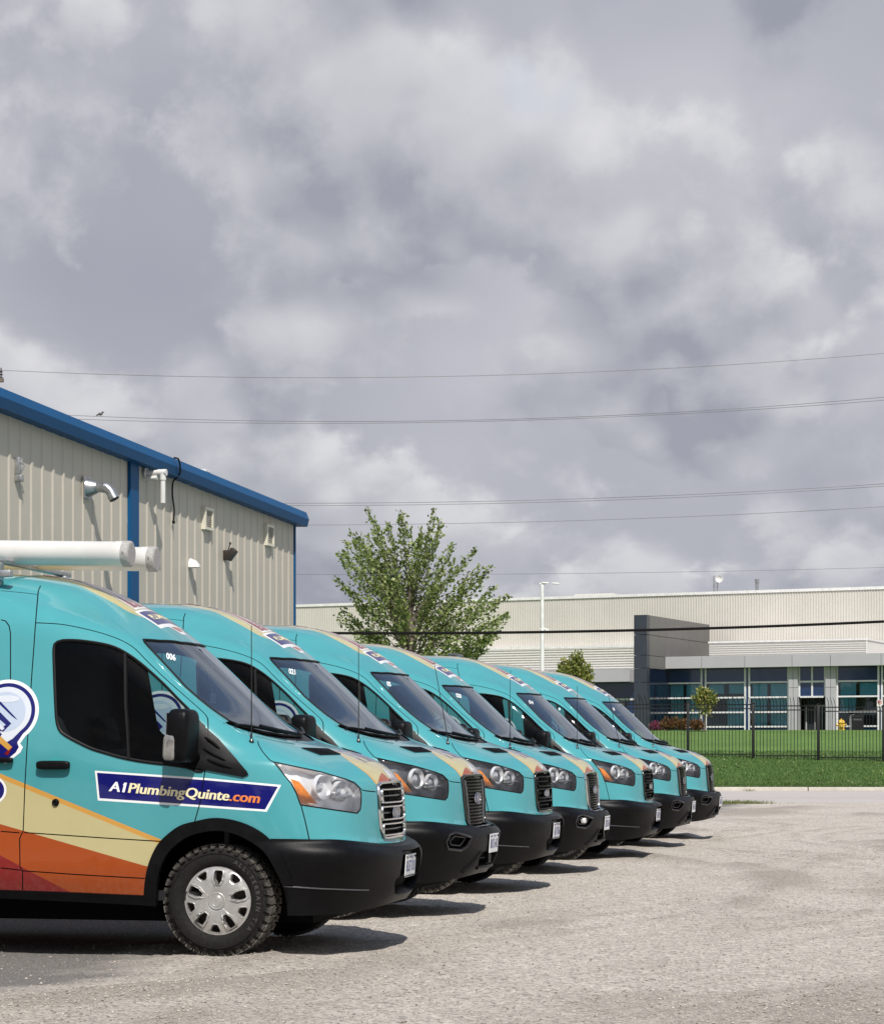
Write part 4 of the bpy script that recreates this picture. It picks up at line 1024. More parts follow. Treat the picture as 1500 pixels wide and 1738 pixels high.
def headlight(root, kind, housing):
    H = HALF[kind]
    for s in (1, -1):
        h = link('headlight', cached(('head', kind, s, housing.name), lambda: region('headlight', H, ['head'], off=-.001, rim=.075, sides=(s,), rimmat=1, mats=[M_headglass, housing])), root)
        link('reflector', cached(('hr', kind, s, housing.name), lambda: reflector(H, s, housing)), h)
        def amb():
            d = Decal(); d.poly([(493,1321),(508,1326),(524,1345),(540,1364.5),(512,1361),(504,1344)], mappx, 0, -.009, 4, s); return d.mesh('turn_lens', [M_amber])
        link('turn_lens', cached(('amb', s), amb), h)
        def bowl():
            b = MB()
            for (pu, pv), r, d0 in (((555, 1335), .074, .026), ((588, 1342), .060, .030)):
                P, n = evalab(mappx([(pu, pv)])); p = P[0]-n[0]*d0
                T = Matrix.Translation((p[0]-.035, -s*p[1], p[2])) @ Matrix.Rotation(-math.pi/2 - s*math.radians(24), 4, 'Z')
                b.lathe([(.012, -.03), (r*.7, -.012), (r, .03), (r+.006, .034), (r+.01, .0)], 26, 0, T)
                b.lathe([(.0005, .012), (r*.35, .009), (r*.5, .0), (r*.52, -.02)], 20, 1, T)
            for q in range(4):      # stepped facets of the inner lamp
                (pu, pv) = (582+q*7, 1352+q*5-6*q); P, n = evalab(mappx([(pu, pv)])); p = P[0]-n[0]*(.03+.004*q)
                b.bbox((p[0]-.055, -s*p[1]-.03, p[2]-.008), (p[0]+.005, -s*p[1]+.03, p[2]+.006), .003, 0)
            return b.mesh('lamp_bowl', 40, [M_reflect, M_lens])
        link('lamp_bowl', cached(('bowl', s), bowl), h)
        def hseal():
            b = MB(); P, n = evalab(R_HEAD); b.tube([(p[0], -s*p[1], p[2]) for p in P+n*.0005], .0042, 5, closed=True); return b.mesh('lamp_seal', 50, [M_rubber])
        link('lamp_seal', cached(('hseal', s), hseal), h)
def reflector(H, s, housing):
    P, n, tris, part, paint = H; T = tris[part == 'head']; used = np.unique(T); rm = -np.ones(len(P), int); rm[used] = np.arange(len(used)); T = rm[T]
    p = P[used]; rr = np.random.default_rng(3)
    q = p - n[used]*(.058+.008*np.sin(p[:, :1]*44)+.006*np.sin(p[:, 2:]*60+p[:, :1]*24)); sg = np.array([1, -s, 1])
    me = mesh_np('reflector', q*sg, [tuple(t) for t in T], smooth=True); me.materials.append(housing); return me

def make_van(idx, loc, theta, kind, chrome, number, plate, label, antenna=(0, 0), fog=False):
    H = HALF[kind]
    root = empty('delivery_van', loc, -theta)
    tag(root, label, 'van', 'teal plumbing vans parked side by side')
    allp = lambda nm, keys, **k: cached((nm, kind), lambda: region(nm, H, keys, **k))
    link('body', allp('body', ['body'], usepaint=True, mats=PAINTS), root)
    for s in (1, -1):
        dr = link('door', cached(('door', kind, s), lambda: region('door', H, ['door'], usepaint=True, mats=PAINTS, sides=(s,))), root)
        def handle():
            b = MB(); x, z = unp1(93, 1298.5, 1.03); L = .112
            b.sbox((x, -s*1.055, z), (.232, .044, .058), .45, 10, 0, None)
            return b.mesh('handle', 50, [M_black])
        link('handle', cached(('handle', s), handle), dr)
        def cup():
            d = Decal(); cxp, cyp = 97, 1299
            pts = [(cxp+19*math.cos(a), cyp+13*math.sin(a)) for a in np.linspace(0, 2*math.pi, 24, endpoint=False)]
            d.poly(pts, mappx, 0, .0016, 6, s); return d.mesh('handle_cup', [M_tealcup])
        link('handle_cup', cached(('cup', s), cup), dr)
        if s == 1:
            def lock():
                b = MB(); x, z = unp1(95, 1362, 1.03); T = Matrix.Translation((x, -1.028, z)) @ Matrix.Rotation(math.pi, 4, 'Z'); b.lathe([(.0005, .012), (.006, .012), (.008, .016), (.016, .018), (.023, .012), (.025, 0)], 24, 0, T)
                return b.mesh('lock', 40, [M_black])
            link('lock', cached('lock', lock), dr)
        sdr = link('sliding_door', cached(('slide', kind, s), lambda: region('sliding_door', H, ['sliding_door'], usepaint=True, mats=PAINTS, sides=(s,))), root)
        def handle2():
            b = MB(); x, z = unp1(-2, 1290, 1.03); b.sbox((x, -s*1.052, z), (.22, .036, .036), .35, 10); return b.mesh('handle', 50, [M_black])
        link('handle', cached(('handle2', s), handle2), sdr)
        link('side_window', cached(('win', kind, s), lambda: region('side_window', H, ['win'], off=-.004, sides=(s,), mats=[M_sideglass])), dr)
        def seal():
            b = MB(); ab = R_WIN; P, n = evalab(ab); Q = P+n*.001; nn = len(Q); b.tube([(p[0], -s*p[1], p[2]) for p in Q[::2]], .0105, 6, closed=True)
            P, n = evalab(px([(213,1110),(214,1200),(217,1240),(219,1288)], 8)); b.tube([(p[0], -s*p[1], p[2]) for p in P+n*.001], .013, 6)
            return b.mesh('window_seal', 50, [M_rubber])
        link('window_seal', cached(('seal', s), seal), dr)
        link('mirror_base', cached(('sail', kind, s), lambda: region('mirror_base', H, ['sail'], off=.014, rim=.016, sides=(s,), mats=[M_black])), root)
        def ribs():
            b = MB()
            for pts in ([(348,1252),(362,1262),(374,1272)], [(346,1271),(366,1283),(384,1292)], [(352,1290),(372,1297),(395,1304)]):
                P, n = evalab(px(pts, 5)); Q = P+n*.016; m = len(Q); b.tube([(p[0], -s*p[1], p[2]) for p in Q], [.004+.008*math.sin(math.pi*k/(m-1))**.5 if 0 < k < m-1 else .003 for k in range(m)], 6)
            return b.mesh('base_rib', 50, [M_black])
        link('base_rib', cached(('ribs', s), ribs), root)
        link('wheel_arch_trim', cached(('trim', kind, s), lambda: region('wheel_arch_trim', H, ['trim'], off=.020, rim=.055, sides=(s,), mats=[M_black])), root)
        wheel(root, 0.0, s, 0.3*idx, (0, -.07, .05, -.12, .03, .09, -.05)[idx]); wheel(root, -3.75, s, 0.7*idx+1)
    link('sill_cladding', allp('sill_cladding', ['sill'], off=.012, rim=.03, mats=[M_black]), root)
    hd = link('hood', allp('hood', ['hood'], usepaint=True, mats=PAINTS), root)
    link('hood_badge', cached('hoodscript', hood_script), hd)
    for s in (1, -1):
        v = link('hood_vent', cached(('vent', kind, s), lambda: region('hood_vent', H, ['vent'], off=-.008, sides=(s,), mats=[M_gapm])), hd)
        def vslats():
            b = MB()
            for k in range(6):
                t = (k+.5)/6; a = (513+(543-513)*t, 1270+(1281.5-1270)*t); c = (556+(577-556)*t, 1271.5+(1280.5-1271.5)*t)
                P, n = evalab(px([a, c], 6)); b.tube([(p[0], -s*p[1], p[2]) for p in P+n*.001], .005, 5)
            P, n = evalab(R_VENT); b.tube([(p[0], -s*p[1], p[2]) for p in P+n*.001], .006, 5, closed=True)
            return b.mesh('vent_slat', None, [M_black])
        link('vent_slat', cached(('vsl', s), vslats), v)
    wsd = link('windshield', allp('windshield', ['ws'], off=-.003, mats=[M_ws]), root)
    def wseal():
        b = MB(); P, n = evalab(np.clip(cat(wtop[::-1], wsn, wbot), 0, [AMAX, BMAX]))
        for s in (1, -1): b.tube([(p[0], -s*p[1], p[2]) for p in P+n*.0005], .009, 6)
        return b.mesh('windshield_seal', 50, [M_rubber])
    link('windshield_seal', cached('wseal', wseal), wsd)
    def frit():
        d = Decal()
        for s in (1, -1):
            q = evalab(wtop)[0]
            d.put(np.array([[p[0], p[1]] for p in q]+[[p[0]+.055, max(0, p[1]*.97)] for p in q]), [(k, k+1, len(q)+k+1) for k in range(len(q)-1)]+[(k, len(q)+k+1, len(q)+k) for k in range(len(q)-1)], maptop, 0, -.006, s)
        return d.mesh('shade_band', [M_dark])
    link('shade_band', cached('frit', frit), wsd)
    link('cowl', allp('cowl', ['cowl'], off=-.012, rim=0, mats=[M_black]), root)
    if number: link('unit_number', cached(('num', number), lambda: digits_mesh(number)), wsd)
    def wip(s):
        b = MB(); P, n = evalab(tp([(.06,.80), (.12,.62), (.215,.34), (.245,.16)] if s == 1 else [(.10,.70), (.22,.34), (.255,.08)], .05)); Q = P+n*.022
        b.tube([(p[0], -s*p[1], p[2]) for p in Q], .010, 6); 
        if s == 1: P, n = evalab(tp([(.30,.22), (.235,.40), (.15,.60)], .05)); b.tube([(p[0]+.02, -s*p[1], p[2]+.01) for p in P+n*.03], .012, 6)
        return b.mesh('wiper', 50, [M_black])
    for s in (1, -1): link('wiper', cached(('wip', s), lambda: wip(s)), root)
    def ridge(s):
        b = MB(); P, n = evalab(px([(190,1052),(215,1071),(238,1092),(262,1120),(300,1157),(340,1193),(386,1230),(412,1247)], 6, sm=True)); b.tube([(p[0], -s*p[1], p[2]) for p in P-n*.001], .0055, 6); return b.mesh('pillar_trim', 60, [M_teal])
    for s in (1, -1): link('pillar_trim', cached(('ridge', s), lambda: ridge(s)), root)
    def rvm():
        b = MB(); b.sbox((-.38, .0, 1.93), (.05, .26, .085), .5, 10); b.tube([(-.36, 0, 1.95), (-.43, 0, 2.03)], .012, 8); return b.mesh('rear_view_mirror', 50, [M_blackg])
    link('rear_view_mirror', cached('rvm', rvm), root)
    if idx == 0:
        b = MB(); b.box((-.33, -.06, 1.66), (-.327, .06, 1.73)); b.tube([(-.33, 0, 1.73), (-.37, 0, 1.90)], .002, 5); b.obj('hang_tag', M_plate, root)
    def paper():
        b = MB(); b.add([(.12, -.52, 1.375), (-.02, -.60, 1.366), (-.10, -.42, 1.355), (.05, -.34, 1.372), (.02, -.47, 1.42)], [(0, 1, 4), (1, 2, 4), (2, 3, 4), (3, 0, 4)]); return b.mesh('paper', None, [M_plate])
    if idx in (0, 3, 4): link('paper', cached('paper', paper), root)
    bp = link('bumper', allp('bumper', ['bump'], off=.010, rim=.04, mats=[M_black]), root)
    link('lower_intake', allp('lower_intake', ['intake'], off=-.07, mats=[M_gapm]), bp)
    link('intake_wall', allp('intake_wall', ['intake'], off=.010, rim=.085, cover=False, mats=[M_black], weld=True), bp)
    if kind == 'A':
        link('plate_pocket', allp('plate_pocket', ['pocket'], off=-.045, mats=[M_black]), bp)
        link('pocket_wall', allp('pocket_wall', ['pocket'], off=.010, rim=.06, cover=False, mats=[M_black], weld=True), bp)
        def seams(s):
            b = MB()
            if 1:
                P, n = evalab(px([(481,1503.5),(540,1507),(600,1509),(624,1509.5)], 8)); b.tube([(p[0], -s*p[1], p[2]) for p in P+n*.011], .0045, 5)
            return b.mesh('bumper_seam', None, [M_lampdark])
        
        for s in (1, -1): link('bumper_seam', cached(('seam', s), lambda: seams(s)), bp)
    else:
        for s in (1, -1):
            f = link('fog_bezel', cached(('fogb', s), lambda: region('fog_bezel', H, ['fog'], off=-.035, sides=(s,), mats=[M_gapm])), bp)
            def fogring():
                b = MB(); P, n = evalab(fr([(.52,.625),(.71,.665),(.765,.655),(.78,.60),(.735,.545),(.60,.53),(.545,.555)], .03, closed=True)); b.tube([(p[0], -s*p[1], p[2]) for p in P+n*.012], .011, 6, closed=True)
                P, n = evalab(fr([(.57,.625),(.70,.645),(.735,.60),(.71,.565),(.61,.555)], .03, closed=True)); b.tube([(p[0], -s*p[1], p[2]) for p in P-n*.012], .009, 6, closed=True)
                return b.mesh('fog_ring', 50, [M_blackg])
            link('fog_ring', cached(('fogr', s), fogring), f)
            if fog:
                def fogl():
                    P, n = evalab(mapfront(np.array([[.64, .60]]))); p = P[0]-n[0]*.02
                    b = MB(); b.sbox((p[0], -s*p[1], p[2]), (.06, .11, .065), .5, 10); return b.mesh('fog_lamp', 50, [M_reflect])
                link('fog_lamp', cached(('fogl', s), fogl), f)
        def skid():
            b = MB()
            for s in (1, -1):
                strip(b, [(s*.30, .50), (s*.40, .40), (s*.46, .345)], .03, .010, 0, .012, False)
            strip(b, [(-.27, .37), (.27, .37)], .03, .012, 0, .012, False); strip(b, [(-.30, .445), (.30, .445)], .012, .01, 0, -.03, False)
            return b.mesh('skid_edge', 40, [M_black])
        link('skid_edge', cached('skid', skid), bp)
        b = MB(); b.bbox((1.03, -.045, .40), (1.07, .045, .58), .006); link('plate_bracket', cached('brk', lambda: b.mesh('plate_bracket', None, [M_black])), bp)
    xp = 1.062 if kind == 'A' else 1.10
    link('licence_plate', cached(('plate', plate), lambda: plate_mesh(plate)), bp, None, (xp, 0, .556 if kind == 'A' else .562), (0, math.radians(4), 0))
    grille(root, kind, M_chrome if chrome == 2 else M_black, M_chrome if chrome else M_blackg)
    headlight(root, kind, M_reflect if chrome == 2 else M_lampdark)
    mirror_parts(root)
    link('rear_doors', cached('back', back_mesh), root, [M_teal])
    link('underbody', cached('under', under_mesh), root)
    link('cabin_liner', cached('cabin', cabin_mesh), root); link('dashboard', cached('dash', dash_mesh), root)
    for s in (1, -1): link('seat', cached('seat', seat_mesh), root, None, (-.82, s*.46, 0.12))
    link('steering_wheel', cached('steer', steer_mesh), root, None, (-.36, .42, 1.28), (0, math.radians(-62), 0))
    
    for s in (1, -1): link('lettering', cached(('sidetext', s), lambda: side_lettering(s)), root); link('side_badge', cached(('sidelogo', s), lambda: side_logo(s)), root)
    link('roof_badge', cached('rooflogo', roof_logo), root)
    P, n = evalab(px([(427, 1259), (428, 1259)]))
    b = MB(); b.lathe([(.018, 0), (.016, .012), (.009, .02), (.006, .06), (.004, .07)], 12, 0, None, 'Z'); b.tube([(0, 0, .06), (antenna[0], antenna[1], .76)], [.0042, .0028], 6)
    b.obj('antenna', M_blackg, root, 50, (P[0][0], -P[0][1], P[0][2]-.004))
    return root
M_tealcup = vinyl('teal_recess', (.05, .33, .34), .3)

def van_at(pxl, py, Z, theta):
    """origin of a van whose plate stands at that pixel and depth"""
    X = (pxl-CX)/FPX*Z; c, s = math.cos(theta), math.sin(theta)
    return (X-1.07*c, Z+1.07*s)
T14 = math.radians(14.0)
VANS = [
 # px, Z, theta, kind, chrome, number, plate, dz, antenna, label
 (681, None, TH1, 'A', 2, '006', 'BU57 018', 0.0, (0, 0), 'nearest teal van, numbered 006, with chrome barred grille and white tubes on its roof', False),
 (831, 18.37, T14, 'B', 0, '021', 'BK15 642', .013, (0, 0), 'teal van numbered 021 with black mesh grille, beside the van with chrome grille', False),
 (945, 21.56, T14, 'A', 0, '05', 'AJ17 056', .005, (-.13, 0), 'teal van numbered 05 with black barred grille and antenna leaning back', False),
 (1025, 24.67, T14, 'B', 1, '020', 'BL20 163', -.03, (0, 0), 'teal van numbered 020 with mesh grille in a chrome frame and bright fog lamp', True),
 (1117.5, 27.98, T14, 'A', 0, '014', 'BF70 395', -.033, (0, 0), 'teal van numbered 014 with black barred grille, third from the far end', False),
 (1173, 31.14, T14, 'B', 0, '', 'BN41 162', -.016, (-.16, 0), 'teal van with mesh grille and no readable number, last but one in the row', False),
 (1219, 34.05, T14, 'B', 0, '10', 'BM33 571', -.01, (-.05, 0), 'farthest teal van of the row, numbered 10, standing nearest the lawn', False)]
VAN_ROOTS = []
for k, (p_, Z_, th_, kd, ch, nb, pl, dz, an, lb, fg) in enumerate(VANS):
    xy = O1 if Z_ is None else van_at(p_, 0, Z_, th_)
    VAN_ROOTS.append(make_van(k, (xy[0], xy[1], dz), th_, kd, ch, nb, pl, lb, an, fg))
# ------------------------------------------------------------------ ground
def vnoise(x, y, seed):
    r = np.random.default_rng(seed); tb = r.random((64, 64))
    xi = np.floor(x).astype(int); yi = np.floor(y).astype(int); fx = x-xi; fy = y-yi
    fx = fx*fx*(3-2*fx); fy = fy*fy*(3-2*fy); g = lambda a, b: tb[a % 64, b % 64]
    return (g(xi, yi)*(1-fx)+g(xi+1, yi)*fx)*(1-fy)+(g(xi, yi+1)*(1-fx)+g(xi+1, yi+1)*fx)*fy
def fbm(x, y, seed, o=4):
    s = 0; a = .5
    for k in range(o): s = s+a*vnoise(x*2**k+k*7.3, y*2**k+k*3.1, seed+k); a *= .5
    return s/(1-.5**o)
def yard_fields(X, Y):
    # tyre tracks sweep round in wide arcs through the loose stone
    r = np.hypot(X+14, Y-26); a = np.arctan2(Y-26, X+14)
    tr = fbm(r*1.25, a*7.0, 11, 3); tr2 = fbm((X*.9-Y*.25)*1.1, (Y*.6+X*.2)*.30, 31, 3)
    loose = np.clip((np.maximum(tr, tr2*.98)-.50)*5.0, 0, 1)*np.clip((fbm(X*.55, Y*.35, 5, 4)-.34)*4, 0, 1)
    fw = X*Fd[0]+Y*Fd[1]
    trk = np.zeros_like(X); edg = np.zeros_like(X)
    for cx_t, cy_t, r_t, y0_t, y1_t in ((-9.5, 24, 12.6, 14, 40), (-9.5, 24, 14.3, 14, 44), (-7, 40, 11.0, 24, 52), (-7, 40, 12.7, 22, 54), (15, 33, 9.5, 16, 50), (15, 33, 11.2, 14, 52), (-4, 44, 6.2, 30, 54)):
        rr = np.hypot(X-cx_t, Y-cy_t)+(fbm(X*.6, Y*.6, 63, 2)-.5)*.35; fade = np.clip((Y-y0_t)/5, 0, 1)*np.clip((y1_t-Y)/5, 0, 1)*np.clip(fbm(X*.35, Y*.35, 71, 3)*4.2-1.1, 0, 1)
        trk = np.maximum(trk, np.exp(-((rr-r_t)/.15)**2)*fade); edg = np.maximum(edg, (np.exp(-((rr-r_t-.27)/.10)**2)+np.exp(-((rr-r_t+.27)/.10)**2))*fade)
    loose = np.clip(loose*(1-trk*.95)+edg*.7*np.clip(fbm(X*2.2, Y*2.2, 81, 3)*4-1.1, 0, 1), 0, 1)
    edge = -5.62 + (fbm(X*.5, Y*.5, 3, 4)-.5)*1.5 - np.clip(Y-14, 0, 60)*.012
    asph = np.clip((edge-fw)*1.6+(fbm(X*3, Y*3, 9, 3)-.5)*1.4+.5, 0, 1)
    h = (fbm(X*.8, Y*.8, 21, 4)-.5)*.028 + (fbm(X*4.5, Y*4.5, 41, 3)-.5)*.017*(1-asph*.7) + (loose-.3)*.034*(1-asph)-trk*.020 + (fbm(X*13, Y*13, 51, 2)-.5)*.011*(1-asph*.6)
    h *= np.clip((56.4-Y)/2.5, 0, 1)
    return h-.004-asph*.012, loose*(1-asph), asph
def gravelmat():
    m, t, p, o = newmat('gravel')
    c = t.nodes.new('ShaderNodeTexCoord').outputs['Object']
    lo = N(t, 'ShaderNodeAttribute', attribute_name='loose').outputs['Fac']; asp = N(t, 'ShaderNodeAttribute', attribute_name='asphalt').outputs['Fac']
    n1 = Noise(t, c, 0.45, 5, .6); n2 = Noise(t, c, 7.0, 6, .7); n3 = Noise(t, c, 75.0, 3, .7)
    vo = N(t, 'ShaderNodeTexVoronoi', i_Scale=62.0); LK(t, c, vo.inputs['Vector'])
    vs = N(t, 'ShaderNodeSeparateColor'); LK(t, vo.outputs['Color'], vs.inputs[0])
    base = Ramp(t, n1, [(.3, (.525, .473, .412)), (.7, (.575, .525, .463))])
    base = Mixc(t, 1.0, base, Ramp(t, vs.outputs[0], [(0, .34), (.22, .80), (1, 1.24)]), 'MULTIPLY')
    vo2 = N(t, 'ShaderNodeTexVoronoi', i_Scale=27.0); LK(t, c, vo2.inputs['Vector']); vs2 = N(t, 'ShaderNodeSeparateColor'); LK(t, vo2.outputs['Color'], vs2.inputs[0])
    base = Mixc(t, 1.0, base, Ramp(t, vs2.outputs[0], [(0, .84), (.3, .97), (1, 1.05)]), 'MULTIPLY')
    base = Mixc(t, 1.0, base, Ramp(t, n2, [(.28, .82), (.5, 1.0), (.75, 1.05)]), 'MULTIPLY')
    dk = Mth(t, 'MULTIPLY', lo, Mth(t, 'MULTIPLY_ADD', n3, 3.0, -.85, clamp=True))
    base = Mixc(t, Mth(t, 'MULTIPLY', dk, .95), base, (.26, .228, .192))
    pit = Mth(t, 'MULTIPLY_ADD', Noise(t, c, 38.0, 4, .8), -8.0, 3.45, clamp=True)
    base = Mixc(t, Mth(t, 'MULTIPLY', pit, .72), base, (.17, .145, .12))
    ac = Ramp(t, Noise(t, c, 55.0, 4, .75), [(.32, (.08, .076, .071)), (.52, (.19, .178, .165)), (.70, (.36, .34, .315))])
    base = Mixc(t, asp, base, ac)
    LK(t, base, p.inputs['Base Color']); setp(p, Roughness=.95, Specular_IOR_Level=.2)
    b_ = t.nodes.new('ShaderNodeBump'); b_.inputs['Strength'].default_value = .9; b_.inputs['Distance'].default_value = .018
    hh = Mth(t, 'ADD', Mth(t, 'MULTIPLY', vo.outputs['Distance'], -.55), Mth(t, 'MULTIPLY', Noise(t, c, 30, 6, .75), 1.0))
    LK(t, hh, b_.inputs['Height']); LK(t, b_.outputs[0], p.inputs['Normal'])
    return m
M_gravel = gravelmat()
xs = np.arange(-13, 15.01, .10); ys = np.concatenate([np.arange(7.5, 24, .065), np.arange(24, 57.0, .13)])
XX, YY = np.meshgrid(xs, ys); hz, lo_, as_ = yard_fields(XX, YY)
nx, ny = len(xs), len(ys); idx = np.arange(nx*ny).reshape(ny, nx)
me = bpy.data.meshes.new('gravel_yard')
me.vertices.add(nx*ny); me.vertices.foreach_set('co', np.stack([XX, YY, hz], -1).reshape(-1).astype(np.float32))
q = np.stack([idx[:-1, :-1], idx[:-1, 1:], idx[1:, 1:], idx[1:, :-1]], -1).reshape(-1, 4)
me.loops.add(len(q)*4); me.loops.foreach_set('vertex_index', q.reshape(-1).astype(np.int32)); me.polygons.add(len(q)); me.polygons.foreach_set('loop_start', np.arange(0, len(q)*4, 4, dtype=np.int32))
me.update(calc_edges=True); me.polygons.foreach_set('use_smooth', [True]*len(q))
for nm, v in (('loose', lo_), ('asphalt', as_)):
    at = me.attributes.new(nm, 'FLOAT', 'POINT'); at.data.foreach_set('value', v.reshape(-1).astype(np.float32))
tag(link('gravel_yard', me, None, M_gravel), kind='structure')
# the wider land: one sheet that climbs behind the kerb to the building and runs to the horizon
def zland(Y): return float(np.interp(Y, [-60, 72.6, 72.62, 74.5, 78, 84, 100, 122, 150, 400, 2500], [-.08, -.08, .10, .16, .50, 1.06, 1.62, 2.40, 2.44, 2.0, 0.0]))
def landmat():
    m, t, p, o = newmat('lawn')
    c = t.nodes.new('ShaderNodeTexCoord').outputs['Object']
    n1 = Noise(t, c, .22, 5, .6); n2 = Noise(t, c, 2.6, 6, .7); n3 = Noise(t, c, 30, 3, .7)
    base = Ramp(t, n2, [(.28, (.080, .152, .036)), (.52, (.122, .212, .054)), (.75, (.17, .25, .072))])
    base = Mixc(t, 1, base, Ramp(t, n1, [(.3, .82), (.7, 1.14)]), 'MULTIPLY'); base = Mixc(t, 1, base, Ramp(t, n3, [(.3, .7), (.7, 1.25)]), 'MULTIPLY')
    s = N(t, 'ShaderNodeSeparateXYZ'); LK(t, c, s.inputs[0])
    dry = Mth(t, 'MULTIPLY', Mth(t, 'MULTIPLY_ADD', s.outputs[1], -.55, 41.6, clamp=True), Mth(t, 'MULTIPLY_ADD', n2, 3, -.9, clamp=True))
    base = Mixc(t, Mth(t, 'MULTIPLY', dry, .75), base, (.20, .185, .065))
    verge = Mth(t, 'MULTIPLY_ADD', s.outputs[1], -1.4, 84.2*1.4, clamp=True)
    base = Mixc(t, Mth(t, 'MULTIPLY', verge, .85), base, Mixc(t, 1, base, (.50, .56, .42), 'MULTIPLY'))
    LK(t, base, p.inputs['Base Color']); setp(p, Roughness=.9, Specular_IOR_Level=.15)
    b_ = t.nodes.new('ShaderNodeBump'); b_.inputs['Strength'].default_value = .8; b_.inputs['Distance'].default_value = .05
    LK(t, Noise(t, c, 22, 5, .7), b_.inputs['Height']); LK(t, b_.outputs[0], p.inputs['Normal']); return m
M_lawn = landmat()
Ys = [72.62, 73.5, 74.5, 76, 78, 81, 84, 90, 100, 111, 122, 150, 250, 400, 900, 2500]; Xs = [-2500, -400, -120, -60, -30, -15, 0, 15, 30, 60, 120, 400, 2500]
V = [(x, y, zland(y)) for y in Ys for x in Xs]; nX = len(Xs)
me = mesh_np('lawn', V, [(j*nX+i, j*nX+i+1, (j+1)*nX+i+1, (j+1)*nX+i) for j in range(len(Ys)-1) for i in range(nX-1)], smooth=True)
tag(link('lawn', me, None, M_lawn), kind='structure')
M_dirt = simple('packed_dirt', (.33, .30, .265), .95, vscale=.8, bump=.5, bscale=20)
b = MB(); b.add([(-400, -120, -.085), (400, -120, -.085), (400, 56.9, -.085), (-400, 56.9, -.085)], [(0, 1, 2, 3)]); tag(b.obj('ground', M_dirt), kind='structure')
def roadmat():
    m, t, p, o = newmat('worn_asphalt'); c = t.nodes.new('ShaderNodeTexCoord').outputs['Object']
    mp = N(t, 'ShaderNodeMapping'); mp.inputs['Scale'].default_value = (.12, 1.1, 1); LK(t, c, mp.inputs[0])
    base = Ramp(t, Noise(t, mp.outputs[0], 1.0, 5, .6), [(.3, (.40, .365, .34)), (.7, (.46, .425, .40))])
    base = Mixc(t, 1, base, Ramp(t, Noise(t, c, 24, 4, .7), [(.3, .86), (.7, 1.1)]), 'MULTIPLY')
    LK(t, base, p.inputs['Base Color']); setp(p, Roughness=.9); return m
M_road = roadmat(); M_line = simple('road_paint', (.62, .61, .59), .8, var=.2, vscale=3)
b = MB(); b.add([(-400, 55.2, -.012), (400, 55.2, -.012), (400, 72.5, -.006), (-400, 72.5, -.006)], [(0, 1, 2, 3)]); tag(b.obj('road', M_road), kind='structure')
b = MB(); b.add([(-400, 62.6, -.004), (400, 62.6, -.004), (400, 62.78, -.004), (-400, 62.78, -.004)], [(0, 1, 2, 3)]); tag(b.obj('road_line', M_line), kind='structure')
M_kerb = simple('kerb_concrete', (.50, .465, .40), .9, var=.14, vscale=2.5, bump=.3, bscale=60)
kr = empty('kerb', (0, 72.5, 0)); kr['kind'] = 'structure'
b = MB(); b.bbox((-2.99, -.02, -.05), (2.99, .17, .122), .015); km = b.mesh('kerb_stone', 30, [M_kerb])
for k in range(-6, 7): link('kerb_stone', km, kr, None, ((1371-CX)/FPX*72.5+3+6.02*k, 0, random.uniform(-.004, .004)))

# loose stones
def stones():
    ico = np.array([(1,0,0),(-1,0,0),(0,1,0),(0,-1,0),(0,0,1),(0,0,-1)], float); fc = np.array([(0,2,4),(2,1,4),(1,3,4),(3,0,4),(2,0,5),(1,2,5),(3,1,5),(0,3,5)])
    n = 80000; u = rng.random(n); Y = 10.2*(34/10.2)**u; X = (rng.random(n)*2-1)*(Y*.215)
    h, lo, asp = yard_fields(X, Y); keep = rng.random(n) < (.30+.70*lo)*(1-asp*.6); X, Y, h = X[keep], Y[keep], h[keep]; n = len(X)
    sz = .0032+.0068*rng.random(n)**4; sc = sz[:, None]*(.6+.7*rng.random((n, 3))); sc[:, 2] *= .7
    ang = rng.random(n)*6.28; V = ico[None]*(.75+.5*rng.random((n, 6, 1)))*sc[:, None]
    c, s = np.cos(ang)[:, None], np.sin(ang)[:, None]; V = np.stack([V[..., 0]*c-V[..., 1]*s, V[..., 0]*s+V[..., 1]*c, V[..., 2]], -1)
    V += np.stack([X, Y, h+sz*.3], -1)[:, None]
    F_ = (fc[None]+6*np.arange(n)[:, None, None]).reshape(-1, 3)
    me = mesh_np('gravel_stones', V.reshape(-1, 3), F_); at = me.attributes.new('tone', 'FLOAT', 'POINT'); at.data.foreach_set('value', np.repeat(rng.random(n), 6).astype(np.float32))
    m, t, p, o = newmat('stone'); LK(t, Ramp(t, N(t, 'ShaderNodeAttribute', attribute_name='tone').outputs['Fac'], [(0, (.17, .145, .12)), (.3, (.34, .30, .26)), (.8, (.46, .41, .355)), (1, (.52, .475, .42))]), p.inputs['Base Color']); setp(p, Roughness=.9)
    tag(link('gravel_stones', me, None, m), 'loose grey stones scattered over the gravel yard', 'gravel', kind='stuff')
stones()
